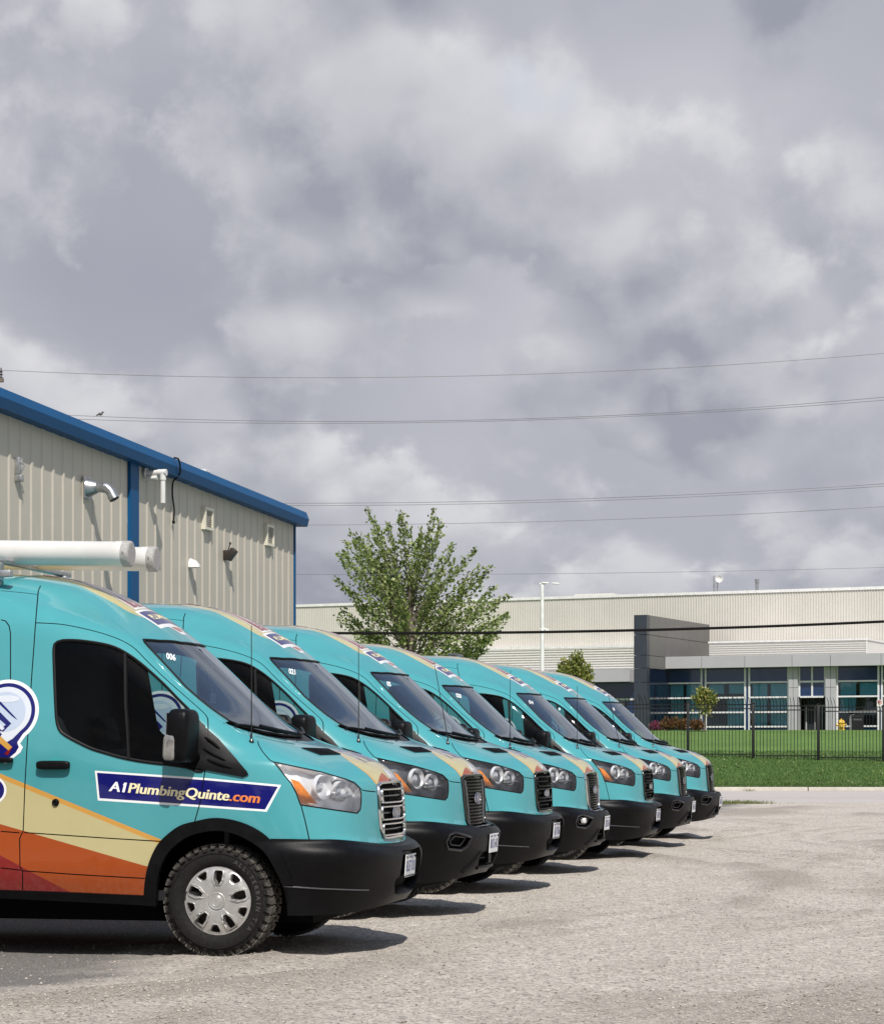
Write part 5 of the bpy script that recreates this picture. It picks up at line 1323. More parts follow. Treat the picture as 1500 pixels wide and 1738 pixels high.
def blades():
    n = 60000; Y = 72.7+(90-72.7)*rng.random(n)**1.5; X = -6+26*rng.random(n); z = np.array([zland(y) for y in Y])
    hgt = (.03+.045*rng.random(n))*(1+.5*(Y > 83.6)*(Y < 84.4)); w = .012+.012*rng.random(n); a = rng.random(n)*6.28; ln = rng.normal(0, .03, (n, 2))
    V = np.zeros((n, 3, 3)); V[:, 0] = np.stack([X-np.cos(a)*w, Y-np.sin(a)*w, z-.01], 1); V[:, 1] = np.stack([X+np.cos(a)*w, Y+np.sin(a)*w, z-.01], 1); V[:, 2] = np.stack([X+ln[:, 0], Y+ln[:, 1], z+hgt], 1)
    me = mesh_np('grass', V.reshape(-1, 3), np.arange(3*n).reshape(-1, 3)); at = me.attributes.new('tone', 'FLOAT', 'POINT'); at.data.foreach_set('value', np.repeat(rng.random(n), 3).astype(np.float32))
    m, t, p, o = newmat('grass_blade'); LK(t, Ramp(t, N(t, 'ShaderNodeAttribute', attribute_name='tone').outputs['Fac'], [(0, (.036, .085, .016)), (.6, (.060, .125, .026)), (.97, (.11, .165, .045)), (.985, (.32, .30, .07)), (1, (.42, .42, .30))]), p.inputs['Base Color']); setp(p, Roughness=.8)
    tag(link('grass', me, None, m), 'short green grass on the bank and lawn', 'grass', kind='stuff')
blades()
def tuft(px_, Y, n, sp):
    X0 = (px_-CX)/FPX*Y; V = []; Fc = []
    for k in range(n):
        x, y = X0+random.gauss(0, sp), Y+random.gauss(0, .25); a = random.random()*6.28; h = random.uniform(.03, .11); k0 = len(V)
        V += [(x-.01*math.cos(a), y-.01*math.sin(a), -.02), (x+.01*math.cos(a), y+.01*math.sin(a), -.02), (x+random.gauss(0, .04), y+random.gauss(0, .04), h)]; Fc.append((k0, k0+1, k0+2))
    return link('weeds', mesh_np('weeds', V, Fc), None, MATS['weed'])
simple('weed', (.13, .15, .045), .85, var=.4, vscale=20)
tag(tuft(1246, 55.6, 900, .42), 'thin strip of dry weeds at the gravel edge beside the last van', 'weeds', kind='stuff')
tag(tuft(1270, 72.38, 60, .1), 'small weed growing at the foot of the kerb', 'weeds', kind='stuff')

# ------------------------------------------------------------------ metal building on the left
PW = 10.9
def wallpt(px_, py_, off=0.0):
    """pixel to (s, z) on the wall plane (s runs from the far corner towards the camera)"""
    u = (px_-CX)/FPX; Z = (PW-off)/(-Fd[1]-Fd[0]*u); P = np.array([u*Z, Z]); return float(-(P-CORN)@Ld), HC-(py_-CY)/FPX*Z
uc = (500-CX)/FPX; Zc = PW/(-Fd[1]-Fd[0]*uc); CORN = np.array([uc*Zc, Zc])
# building frame: local x = -Ld (towards camera), local y = Fd reversed? use local X along wall, local Y out of the wall
BR = math.atan2(-Ld[1], -Ld[0])
bld = empty('metal_building', (CORN[0], CORN[1], 0), BR)
tag(bld, 'beige ribbed metal building with blue roof trim behind the vans', 'building')
# local axes: X=-L (towards camera), Y = X rotated +90deg = ( Ld.y*... ) -> check sign so that +Y points out of the wall
OUT = 1.0 if np.dot(np.array([-math.sin(BR), math.cos(BR)]), Fd) > 0 else -1.0
def WP(s, o, z): return (s, OUT*o, z)
M_siding = simple('beige_siding', (.50, .455, .38), .5, var=.05, vscale=1.2, spec=.35); M_bluet = simple('blue_trim', (.002, .072, .195), .5, spec=.2, var=.08, vscale=2); M_roofm = simple('metal_roof', (.35, .35, .34), .5)
SEND = 26.0
def ztrim(s): return 4.91+.0205*s
def wall_bay(s0, s1, nm):
    prof = []; s = s0; pitch = .302
    k = math.ceil(s0/pitch)
    prof.append((s0, 0))
    while k*pitch < s1-.10:
        c = k*pitch
        if c-.055 > s0: prof += [(c-.045, 0), (c-.020, .015), (c+.020, .015), (c+.045, 0)]
        k += 1
    prof.append((s1, 0)); n = len(prof)
    V = [WP(s, o, 0) for s, o in prof]+[WP(s, o, ztrim(s)+.06) for s, o in prof]
    b = MB(); b.add(V, [(i, i+1, n+i+1, n+i) for i in range(n-1)]); return b.obj(nm, M_siding, bld)
s_ds0, z_ = wallpt(231, 900); s_ds1, z_ = wallpt(217, 900)
wall_bay(.05, s_ds0-.005, 'wall_panel'); wall_bay(s_ds1+.005, SEND, 'wall_panel')
b = MB(); b.box(WP(s_ds0, .0, .15) if OUT > 0 else WP(s_ds0, .075, .15), WP(s_ds1, .045, ztrim(s_ds0)+.05) if OUT > 0 else WP(s_ds1, 0, ztrim(s_ds0)+.05)); b.obj('downspout', M_bluet, bld)
def obox(b, s0, s1, o0, o1, z0, z1, bev=0.0, mi=0):
    y0, y1 = sorted((OUT*o0, OUT*o1)); s0, s1 = sorted((s0, s1))
    (b.bbox((s0, y0, z0), (s1, y1, z1), bev, mi) if bev else b.box((s0, y0, z0), (s1, y1, z1), mi)); return b
b = MB(); obox(b, -.012, .03, -.06, .02, 0, 4.95); b.obj('corner_trim', M_bluet, bld)
# roof edge: a boxed gutter with a sloping upper face, built along the wall
b = MB(); sec = [(-.02, -.01), (.17, -.015), (.20, .10), (.155, .215), (-.02, .235)]
V = []; ss = [-.14, SEND]
for s in ss: V += [WP(s, o, ztrim(s)+z) for o, z in sec]
m = len(sec); b.add(V, [tuple(range(m)), tuple(range(2*m-1, m-1, -1))]+[(i, i+m, (i+1) % m+m, (i+1) % m) for i in range(m)]); b.obj('roof_trim', M_bluet, bld)
b = MB()
for s in (2.35, 5.4, 8.4): obox(b, s, s+.05, .05, .204, ztrim(s)+.004, ztrim(s)+.03)
b = MB(); b.add([WP(-.4, -.02, ztrim(0)+.2), WP(SEND, -.02, ztrim(SEND)+.2), WP(SEND, -18, ztrim(SEND)+.2), WP(-.4, -18, ztrim(0)+.2)], [(0, 1, 2, 3)]); b.obj('roof', M_roofm, bld)
b = MB(); b.add([WP(0, -.07, 0), WP(0, -18, 0), WP(0, -18, ztrim(0)+.1), WP(0, -.07, ztrim(0)+.1)], [(0, 1, 2, 3)]); b.add([WP(SEND, 0, 0), WP(SEND, -18, 0), WP(SEND, -18, ztrim(SEND)), WP(SEND, 0, ztrim(SEND))], [(0, 1, 2, 3)])
b.add([WP(0, -18, 0), WP(SEND, -18, 0), WP(SEND, -18, ztrim(SEND)+.1), WP(0, -18, ztrim(0)+.1)], [(0, 1, 2, 3)])
b.obj('end_wall', M_siding, bld)
M_galv = simple('galvanised', (.42, .43, .44), .34, .8, var=.22, vscale=14); M_pvc = simple('white_pvc', (.66, .65, .62), .45, var=.06, vscale=4); M_ivory = simple('ivory_frame', (.66, .62, .50), .5)
M_bronze = simple('bronze_fixture', (.030, .024, .020), .4)
# flue with flange and elbow
s, z = wallpt(145, 828)
b = MB(); b.prism([(s-.13, z-.13), (s+.13, z-.13), (s+.13, z+.13), (s-.13, z+.13)], 'y', OUT*.034, OUT*.046); b.tube([WP(s, .04, z), WP(s, .16, z)], [.125, .07], 20)
fl = b.obj('flue', M_galv, bld, 30)
b = MB(); b.tube([WP(s, .12, z), WP(s, .24, z)], .062, 20); b.tube([WP(s, .22, z), WP(s, .25, z)], .067, 20); b.tube([WP(s, .25, z), WP(s, .28, z-.005), WP(s, .33, z-.05), WP(s, .365, z-.11)], .06, 20, caps=False); b.tube([WP(s, .355, z-.10), WP(s, .385, z-.15)], .065, 20, caps=False)
b.obj('flue_elbow', M_galv, fl, 30)
# white plastic vent pipe
s, z = wallpt(244, 803); 
b = MB(); b.tube([WP(s, .0, z), WP(s, .24, z)], .036, 14); b.tube([WP(s, .2, z), WP(s, .32, z)], .044, 14); b.tube([WP(s, .27, z), WP(s, .27, z-.10)], .042, 14); b.tube([WP(s, .27, z-.08), WP(s, .27, z-.40)], .034, 14)
b.tube([WP(s+.02, .05, z-.07), WP(s+.02, .2, z-.07)], .03, 12); b.lathe([(.04, .034), (.075, .036), (.075, .046), (.04, .05)], 18, 0, Matrix.Translation((s, 0, z)) @ Matrix.Scale(OUT, 4, (0, 1, 0)))
b.obj('plastic_vent_pipe', M_pvc, bld, 30)
# loose black cable over the trim
pts = []
for a, c, o in ((296, 777, .20), (303, 779, .225), (306, 790, .235), (306, 803, .21), (300, 811, .12), (294, 818, .06), (293, 840, .05), (296, 865, .06), (295, 886, .05)):
    s, z = wallpt(a, c, o); pts.append(WP(s, o, z))
b = MB(); b.tube(smoothpts(pts, .03), .012, 6); b.sbox(pts[-1], (.04, .04, .05), .6, 6); b.obj('cable', M_rubber, bld, 50)
for a, c, h_ in ((349, 881, 38), (453.5, 909, 36)):
    s, z = wallpt(a, c); sz, z1 = wallpt(a, c-h_/2); hz = z1-z; w = .17
    b = MB()
    for q in ((s-w, s-w+.04, z-hz, z+hz), (s+w-.04, s+w, z-hz, z+hz), (s-w+.04, s+w-.04, z-hz, z-hz+.04), (s-w+.04, s+w-.04, z+hz-.04, z+hz)): obox(b, q[0], q[1], 0, .065, q[2], q[3])
    v = b.obj('louvre_vent', M_ivory, bld); b = MB()
    for k in range(7):
        zz = z-hz+.06+k*(2*hz-.1)/7; b.add([WP(s-w+.042, .05, zz), WP(s+w-.042, .05, zz), WP(s+w-.042, .02, zz+.045), WP(s-w+.042, .02, zz+.045)], [(0, 1, 2, 3)])
    b.obj('louvre', simple('louvre', (.42, .40, .34), .6), v)
s, z = wallpt(321, 956)
b = MB(); n = 10; prof = []
for k in range(n+1):
    a = math.pi*k/n; prof.append((s-.085*math.cos(a), z-.06+.13*math.sin(a)))
V = [WP(p, .02, q) for p, q in prof]+[WP(s+(p-s)*.8, .11, z-.06+(q-z+.06)*.72) for p, q in prof]+[WP(s+(p-s)*.45, .16, z-.06+(q-z+.06)*.25) for p, q in prof]
m = n+1; b.add(V, [(k+r*m, k+1+r*m, k+1+m+r*m, k+m+r*m) for k in range(n) for r in (0, 1)]+[tuple(range(2*m, 3*m))]); b.obj('hood_vent', M_pvc, bld, 50)
s, z = wallpt(381, 940)
b = MB(); obox(b, s-.06, s+.06, .0, .07, z-.09, z+.05, .01); T = Matrix.Translation(WP(s, .105, z-.01)) @ Matrix.Rotation(math.radians(-38*OUT), 4, 'X'); b.bbox((-.058, -.05, -.09), (.058, .05, .09), .012, 0, T); b.tube([WP(s, .05, z+.03), WP(s, .09, z+.14)], .008, 6); b.sbox(WP(s, .09, z+.15), (.03, .03, .04), .6, 6)
b.obj('floodlight', M_bronze, bld, 40)
s, z = wallpt(27, 797)
b = MB(); obox(b, s-.03, s+.03, 0, .06, z-.06, z+.14, .01); obox(b, s-.04, s+.04, 0, .09, z-.14, z-.06, .015); b.tube([WP(s, .05, z+.1), WP(s-.02, .1, z+.05), WP(s, .06, z-.05)], .01, 6); b.obj('wall_lamp', M_galv, bld, 40)
b = MB(); obox(b, -.38+4.55, -.38+4.75, .02, .1, ztrim(4.5)+.235, ztrim(4.5)+.27, .005); b.obj('roof_clip', M_pvc, bld)

# ------------------------------------------------------------------ tubes and rack on the nearest van
TUBES = []
def van1w(x, y, z): w = O1+x*F1-y*L1; return (float(w[0]), float(w[1]), z)
for k, (pe, pcy, yy, xb) in enumerate(((221, 939.5, .30, -4.2), (264, 948.5, -.12, -4.2))):
    x, z = unp1(pe, pcy, yy); root = empty('pipe_tube', van1w(x-1.4, yy, z+.036), -TH1); root.rotation_euler = (0, math.radians(1.6), -TH1)
    tag(root, ('white plastic pipe tube on the roof of van 006, the one nearer the camera', 'white plastic pipe tube on the roof of van 006, partly behind the other tube')[k], 'pipe tube', 'white pipe tubes on the van roof')
    r = .0845
    b = MB(); b.lathe([(r, -2.8), (r, 1.30), (r+.003, 1.305), (r+.003, 1.40), (r-.006, 1.403)], 40, 0, Matrix.Rotation(-math.pi/2, 4, 'Z')); b.obj('tube', M_pvc, root, 40)
    b = MB(); b.lathe([(.001, 1.415), (r-.008, 1.415), (r+.004, 1.408), (r+.0055, 1.395), (r+.0055, 1.36), (r+.003, 1.357)], 40, 0, Matrix.Rotation(-math.pi/2, 4, 'Z'))
    cp = b.obj('end_cap', simple('grey_cap', (.36, .35, .335), .6, var=.25, vscale=60, bump=.5, bscale=120), root, 30)
    b = MB(); b.lathe([(.001, .002), (.006, .002), (.007, -.004)], 8, 0, Matrix.Translation((1.38, -r-.005, .0))); b.obj('screw', M_bronze, cp)
# rack bars hold the tubes
r1 = VAN_ROOTS[0]
xk, zk = unp1(15, 966, .5)
for xx in (xk-.05, xk-1.5, xk-2.9):
    rk = MB(); rk.bbox((xx-.03, -.74, 2.605), (xx+.03, .74, 2.635), .006); bar = rk.obj('rack_bar', M_galv, r1, 30)
    for s_ in (-1, 1): rk = MB(); rk.bbox((xx-.05, s_*.62-.05, 2.48), (xx+.05, s_*.62+.05, 2.604), .01); rk.bbox((xx+.0, s_*.66-.03, 2.50), (xx+.14, s_*.66+.03, 2.545), .008); rk.obj('rack_foot', M_galv, bar, 30)
rk = MB(); rk.bbox((-1.72, .30, 2.585), (-1.60, .62, 2.615), .006); rk.bbox((-1.69, .40, 2.50), (-1.63, .46, 2.59), .006); rk.obj('roof_rack', M_lampdark, VAN_ROOTS[4], 30)

# ------------------------------------------------------------------ far office and warehouse
B0 = np.array([(1097-CX)/FPX*125.0, 125.0]); RR = np.array([.905, -.425]); NN_ = np.array([.425, .905])
off = empty('office_building', (B0[0], B0[1], 0), math.atan2(RR[1], RR[0]))
tag(off, 'long beige warehouse with a glazed grey office front and dark tower wall beyond the fence', 'building')
def br(px_, n):
    u = (px_-CX)/FPX; r = (u*(B0[1]+.905*n)-B0[0]-.425*n)/(.905+.425*u); return r, B0[1]-.425*r+.905*n
def bz(py_, Z): return HC-(py_-CY)/FPX*Z
ZB = 2.30
def pbox(b, px0, px1, n0, n1, z0, z1, mi=0, bev=0):
    r0, r1 = br(px0, n0)[0], br(px1, n0)[0]; (b.bbox((r0, n0, z0), (r1, n1, z1), bev, mi) if bev else b.box((r0, n0, z0), (r1, n1, z1), mi))
M_corr = simple('corrugated_beige', (.56, .535, .485), .55, var=.05, vscale=.5); M_cap = simple('white_cap', (.72, .71, .69), .5); M_whites = simple('white_siding', (.66, .645, .60), .5, var=.04); M_fasc = simple('grey_fascia', (.42, .415, .435), .45, var=.04, vscale=1)
M_fin = simple('dark_panel', (.035, .042, .058), .34, var=.1, vscale=1); M_fin2 = simple('grey_panel', (.135, .13, .125), .4, var=.08, vscale=1)
M_offg = thinglass('office_glass', (.66, .86, .92), ior=1.5, dirt=.01); M_blind = simple('teal_blind', (.50, .74, .80), .8, var=.10, vscale=3); M_room = simple('office_dark', (.012, .017, .028), .8); M_mull = simple('white_mullion', (.70, .70, .71), .4)
M_spand = simple('navy_spandrel', (.010, .035, .105), .15, coat=.4, var=.25, vscale=.8)
nM = 11.2; rL = br(430, nM)[0]-25; rRt = br(1560, nM)[0]+25; zT = bz(1009, br(1205, nM)[1])
V = []; Fc = []; r = rL; prof = []
while r < rRt: prof += [(r, nM), (r+.045, nM), (r+.06, nM-.035), (r+.10, nM-.035), (r+.115, nM)]; r += .165
n = len(prof); b = MB(); b.add([(a, c, 0) for a, c in prof]+[(a, c, zT) for a, c in prof], [(i, i+1, n+i+1, n+i) for i in range(n-1)]); b.obj('warehouse_wall', M_corr, off)
b = MB(); b.box((rL, nM-.08, zT), (rRt, nM+.3, zT+.17)); b.obj('roof_cap', M_cap, off)
b = MB(); b.box((rL, nM+.31, 0), (rRt, nM+60, zT-.1)); b.obj('warehouse_body', M_corr, off)
b = MB(); pbox(b, 975, 1040, nM+2, nM+4, zT, zT+.42); b.obj('roof_unit', M_whites, off)
# left wing: white ribbed band, grey fascia, dark glazing
def hsiding(name, r0, r1, n, z0, z1, pitch, parent=off):
    prof = []; z = z0
    while z+pitch <= z1+.001: prof += [(z, 0), (z+pitch*.55, -.005), (z+pitch*.62, -.05), (z+pitch*.95, -.05)]; z += pitch
    prof.append((z1, 0)); m = len(prof); b = MB(); b.add([(r0, n+o, z) for z, o in prof]+[(r1, n+o, z) for z, o in prof], [(i, m+i, m+i+1, i+1) for i in range(m-1)]); return b.obj(name, M_whites, parent)
nW = 10.3; ZW = br(1040, nW)[1]; rw0 = br(640, nW)[0]; rw1 = br(1080, nW)[0]
zw1, zw0 = bz(1099, ZW), bz(1137, ZW)
hsiding('white_siding', rw0, rw1, nW, zw0, zw1, (zw1-zw0)/9); b = MB(); b.box((rw0, nW-.06, zw1), (rw1, nM, zw1+.16)); b.obj('band_cap', M_cap, off)
for k in range(8):
    a0 = rw1-(k+1)*3.3; b = MB(); b.box((a0+.012, nW-1.2, zw0-.76), (a0+3.288, nW+.0, zw0-.02)); b.obj('fascia_panel', M_fasc, off)
b = MB(); b.box((rw0, nW+.35, ZB), (rw1, nW+.4, zw0-.76)); b.obj('dark_glazing', M_spand, off)
for zz in (bz(1187, ZW), bz(1213, ZW)): b = MB(); b.box((rw0, nW+.27, zz-.06), (rw1, nW+.34, zz+.06)); b.obj('mullion', M_mull, off)
# tower wall
r0 = br(1075, 0)[0]; zf = bz(1043, 125.0); lv = [ZB-.6, bz(1196, 125), bz(1158, 125), bz(1134, 125), bz(1112, 125), bz(1077, 125), zf]
fin = link('tower_wall', None, off)
for a, c in zip(lv[:-1], lv[1:]):
    b = MB(); b.bbox((r0+.01, .0, a+.012), (0, .5, c-.012), .006); b.obj('panel', M_fin, fin)
nn = [.51+k*1.37 for k in range(9)]
for a, c in zip(nn[:-1], nn[1:]):
    for z0_, z1_ in ((lv[3], lv[4]), (lv[4], lv[5]), (lv[5], zf)):
        b = MB(); b.bbox((r0+.2, a+.012, z0_+.012), (-.01, min(c, nM-.1)-.012, z1_-.012), .006); b.obj('panel', M_fin2, fin)
b = MB(); b.box((r0+.2, .51, ZB-.6), (-.03, 3.9, lv[3]-.01)); b.obj('side_glazing', simple('dark_glazing', (.004, .010, .028), .12, coat=.5), fin)
b = MB(); b.box((r0+.25, .5, ZB-.6), (-.08, nM-.1, zf-.03)); b.obj('core', M_room, fin)
# glazed office
nF, nG = 3.05, 3.75; ZF = br(1128, nF)[1]; zf1, zf0 = bz(1115, ZF), bz(1135, ZF); rF0 = br(1128, nF)[0]
pr = [br(q, nF)[0] for q in (1128, 1190, 1263, 1343, 1408, 1494, 1580, 1700)]
for a, c in zip(pr[:-1], pr[1:]):
    b = MB(); b.bbox((a+.012, nF, zf0), (c-.012, nF+.9, zf1), .01); b.obj('fascia_panel', M_fasc, off)
b = MB(); b.box((-.02, nF+.1, zf1-.06), (pr[-1], nM-.1, zf1-.02)); b.obj('office_roof', M_fasc, off)
nP = 6.0; rp0, rp1 = br(1203, nP)[0], br(1470, nP)[0]; ZP = br(1205, nP)[1]; zp = bz(1092, ZP)
hsiding('white_siding', rp0, rp1, nP, zf1, zp, (zp-zf1)/7); b = MB(); b.box((rp0-.05, nP-.08, zp), (rp1+.1, nM-.2, zp+.1)); b.obj('band_cap', M_cap, off)
b = MB(); b.box((rp1-.03, nP-.06, zf1), (rp1+.05, nM-.2, zp)); b.obj('siding_return', M_whites, off); b = MB(); b.box((rp0, nP+.06, zf1), (rp1-.04, nM-.2, zp-.02)); b.obj('penthouse', M_room, off)
ZG = br(1250, nG)[1]; rows = [zf0, bz(1158.5, ZG), bz(1184, ZG), bz(1209, ZG), bz(1233.5, ZG), ZB-.2]
b = MB(); b.box((-.02, nG+2.2, ZB-.5), (pr[-1], nG+2.25, zf1-.1)); b.box((-.02, nG+.3, ZB-.4), (pr[-1], nG+2.2, ZB-.05)); b.obj('office_room', M_room, off)
bays = [(1132, 1190, 1), (1197, 1264, 2), (1271, 1337, 1), (1420, 1490, 3), (1496, 1566, 1), (1572, 1640, 1)]
def R_(q): return br(q, nG)[0]
for q0, q1, kd in bays:
    a, c = R_(q0), R_(q1)
    for k in range(5):
        z1_, z0_ = rows[k]-.05, rows[k+1]+.05
        b = MB(); b.box((a+.05, nG+.03, z0_), (c-.05, nG+.045, z1_)); b.obj('window_pane', M_spand if k in (0, 4) else M_offg, off)
        if k in (1, 2, 3):
            w = c-a
            for h_, (f0, f1) in enumerate(((.05, .43), (.52, .97))):
                if kd == 2 and (k >= 2 and h_ == 0): continue
                if kd == 2 and k == 1 and h_ == 1: f0 = .56
                if kd == 3 and (k == 3 or (k == 2 and h_ == 1)): continue
                top = z1_-(.02 if k > 1 else .04); bot = z0_-.04 if not (kd == 2 and k == 1) else z0_+.18
                nb = MB(); ns = 9
                for q in range(ns):
                    za = top-(top-bot)*q/ns; zb_ = top-(top-bot)*(q+.93)/ns
                    nb.add([(a+w*f0, nG+.24, za), (a+w*f1, nG+.24, za), (a+w*f1, nG+.27, zb_), (a+w*f0, nG+.27, zb_)], [(0, 1, 2, 3)])
                o = nb.obj('blind', M_blind, off)
    for rr_ in (a, c): b = MB(); b.box((rr_-.05, nG-.03, ZB-.2), (rr_+.05, nG+.05, zf0-.005)); b.obj('mullion', M_mull, off)
    for zz in rows[1:5]: b = MB(); b.box((a+.051, nG-.045, zz-.045), (c-.051, nG+.05, zz+.045)); b.obj('mullion', M_mull, off)
for q0, q1 in ((1190, 1197), (1264, 1271), (1490, 1496), (1566, 1572)):
    b = MB(); b.box((R_(q0)+.051, nG+.02, ZB-.2), (R_(q1)-.051, nG+.06, zf0-.005)); b.obj('spandrel', M_spand, off)
for q0, q1 in ((1337.5, 1355), (1400, 1419.5)):
    a, c = R_(q0)+.055, R_(q1); 
    for k in range(2):
        for z0_, z1_ in ((ZB-.2, rows[2]+.5), (rows[2]+.52, zf0-.01)):
            x0_, x1_ = a+(c-a)*k/2, a+(c-a)*(k+1)/2; b = MB(); b.bbox((x0_+.01, nG-.25, z0_), (x1_-.01, nG+.5, z1_), .008); b.obj('column_panel', M_fasc, off)
a, c = R_(1355), R_(1400); mid = (a+c)/2; zd = rows[2]
for x0_, x1_ in ((a, mid), (mid, c)):
    for z0_, z1_ in ((zd, rows[1]), (rows[1], zf0)):
        b = MB(); b.box((x0_+.05, nG+.03, z0_+.04), (x1_-.05, nG+.045, z1_-.04)); b.obj('window_pane', M_spand, off)
for rr_ in (a+.03, mid, c-.03): b = MB(); b.box((rr_-.045, nG-.02, zd), (rr_+.045, nG+.05, zf0-.005)); b.obj('mullion', M_mull, off)
for zz in (zd, rows[1]): b = MB(); b.box((a+.08, nG-.03, zz-.05), (c-.08, nG+.05, zz+.05)); b.obj('mullion', M_mull, off)
dr = link('entrance_door', None, off); b = MB(); b.box((a+.1, nG+.9, ZB-.1), (c-.1, nG+.94, zd-.06)); b.obj('door_pane', M_room, dr)
for fx in (.12, .45, .72, .9): b = MB(); rr_ = a+(c-a)*fx; b.box((rr_-.03, nG+.82, ZB-.1), (rr_+.03, nG+.89, zd-.5)); b.obj('door_frame', M_fasc, dr)
b = MB(); b.box((a+.1, nG+.83, zd-.52), (c-.1, nG+.89, zd-.44)); b.obj('door_frame', M_fasc, dr)
# roof furniture
nD = nM+1.2
r_, Z_ = br(1214, nD); z0_ = zT+.1; zd_ = bz(983, Z_)
b = MB()
for dx in (-.12, .12): b.tube([(r_+dx, nD, z0_), (r_+dx, nD, zd_+.2)], .035, 6)
for k in range(6): b.tube([(r_-.12, nD, z0_+k*.18), (r_+.12, nD, z0_+.18+k*.18)], .02, 5)
b.tube([(r_, nD, zd_+.15), (r_+.25, nD-.1, zd_+.05)], .04, 6); ds = b.obj('dish_mast', M_galv, off)
b = MB(); T = Matrix.Translation((br(1222, nD)[0], nD-.25, zd_)) @ Matrix.Rotation(math.radians(100), 4, 'X') @ Matrix.Rotation(math.radians(18), 4, 'Y'); b.lathe([(.001, -.10), (.12, -.09), (.19, -.06), (.235, 0), (.225, 0), (.16, -.05), (.001, -.08)], 24, 0, T, 'Z'); b.obj('satellite_dish', M_cap, ds, 40)
r_, Z_ = br(1284, nD); b = MB(); b.tube([(r_, nD, zT), (r_, nD, bz(986, Z_))], .105, 14); b.tube([(r_, nD, bz(989, Z_)), (r_, nD, bz(983, Z_))], .14, 14); b.obj('roof_flue', M_galv, off, 40)

# ------------------------------------------------------------------ fence
M_iron = simple('black_iron', (.010, .010, .011), .42)
def fpt(px_): Zq = 84.0-(px_-1167)*.0055; return np.array([(px_-CX)/FPX*Zq, Zq])
fence = empty('iron_fence', (*fpt(1167), zland(84)))
tag(fence, 'tall black iron picket fence with outward curving tops across the lawn', 'fence')
fo = np.array(fence.location)
b = MB(); b.bbox((-.05, -.05, -.15), (.05, .05, 2.04), .006); b.bbox((-.058, -.058, 2.04), (.058, .058, 2.08), .006); pm = b.mesh('post', 30, [M_iron])
b = MB(); b.tube([(0, 0, -.06), (0, 0, 1.90), (-.008, -.03, 2.02), (-.03, -.10, 2.14), (-.075, -.2, 2.26), (-.11, -.27, 2.33)], [.012]*4+[.0105, .004], 6); pk = b.mesh('picket', 40, [M_iron])
b = MB(); b.box((-.014, -.028, -.02), (.014, -.018, .02)); clipm = b.mesh('rail_clip', None, [simple('bright_clip', (.55, .45, .33), .4, .3)])
x0_ = 1167-110.5*9; posts = [x0_+110.5*k for k in range(15)]
for k, q in enumerate(posts):
    P = fpt(q); zz = zland(P[1]); link('post', pm, fence, None, (P[0]-fo[0], P[1]-fo[1], zz-fo[2]))
    if k+1 < len(posts):
        Q = fpt(posts[k+1])
        b = MB()
        for zz_, h_ in ((.10, .02), (1.80, .02), (1.95, .02)):
            b = MB(); dirv = (Q-P); L_ = np.linalg.norm(dirv); T = Matrix.Translation((P[0]-fo[0], P[1]-fo[1], zz_+zz-fo[2])) @ Matrix.Rotation(math.atan2(dirv[1], dirv[0]), 4, 'Z'); b.box((.055, -.018, -h_), (L_-.055, .018, h_), 0, T); b.obj('rail', M_iron, fence)
        if q > 900:
            for j in range(1, 19):
                R = P+(Q-P)*j/19.0; o = link('picket', pk, fence, None, (R[0]-fo[0]+random.gauss(0, .003), R[1]-fo[1], zland(R[1])-fo[2]), (0, random.gauss(0, .004), random.gauss(0, .12)))

# ------------------------------------------------------------------ trees and shrubs
def leafmat(name, c0, c1, c2):
    m, t, p, o = newmat(name); LK(t, Ramp(t, N(t, 'ShaderNodeAttribute', attribute_name='tone').outputs['Fac'], [(0, c0), (.55, c1), (1, c2)]), p.inputs['Base Color']); setp(p, Roughness=.55, Specular_IOR_Level=.4)
    tl = N(t, 'ShaderNodeBsdfTranslucent'); LK(t, p.inputs['Base Color'].links[0].from_socket, tl.inputs[0]); mx = N(t, 'ShaderNodeMixShader', ); mx.inputs[0].default_value = .28
    LK(t, p.outputs[0], mx.inputs[1]); LK(t, tl.outputs[0], mx.inputs[2]); LK(t, mx.outputs[0], o.inputs[0]); return m
M_leaf = leafmat('maple_leaf', (.07, .12, .025), (.20, .265, .07), (.40, .44, .19)); M_leaf2 = leafmat('young_leaf', (.10, .14, .03), (.24, .28, .06), (.42, .34, .12)); M_shrub = leafmat('red_shrub', (.06, .07, .02), (.20, .09, .03), (.36, .16, .05)); M_pinkf = leafmat('pink_flower', (.06, .08, .02), (.30, .04, .12), (.5, .12, .25))
M_leafd = leafmat('broad_leaf', (.030, .06, .012), (.06, .11, .02), (.10, .15, .035))
M_bark = simple('bark', (.16, .13, .105), .85, var=.3, vscale=8, bump=.6, bscale=40)
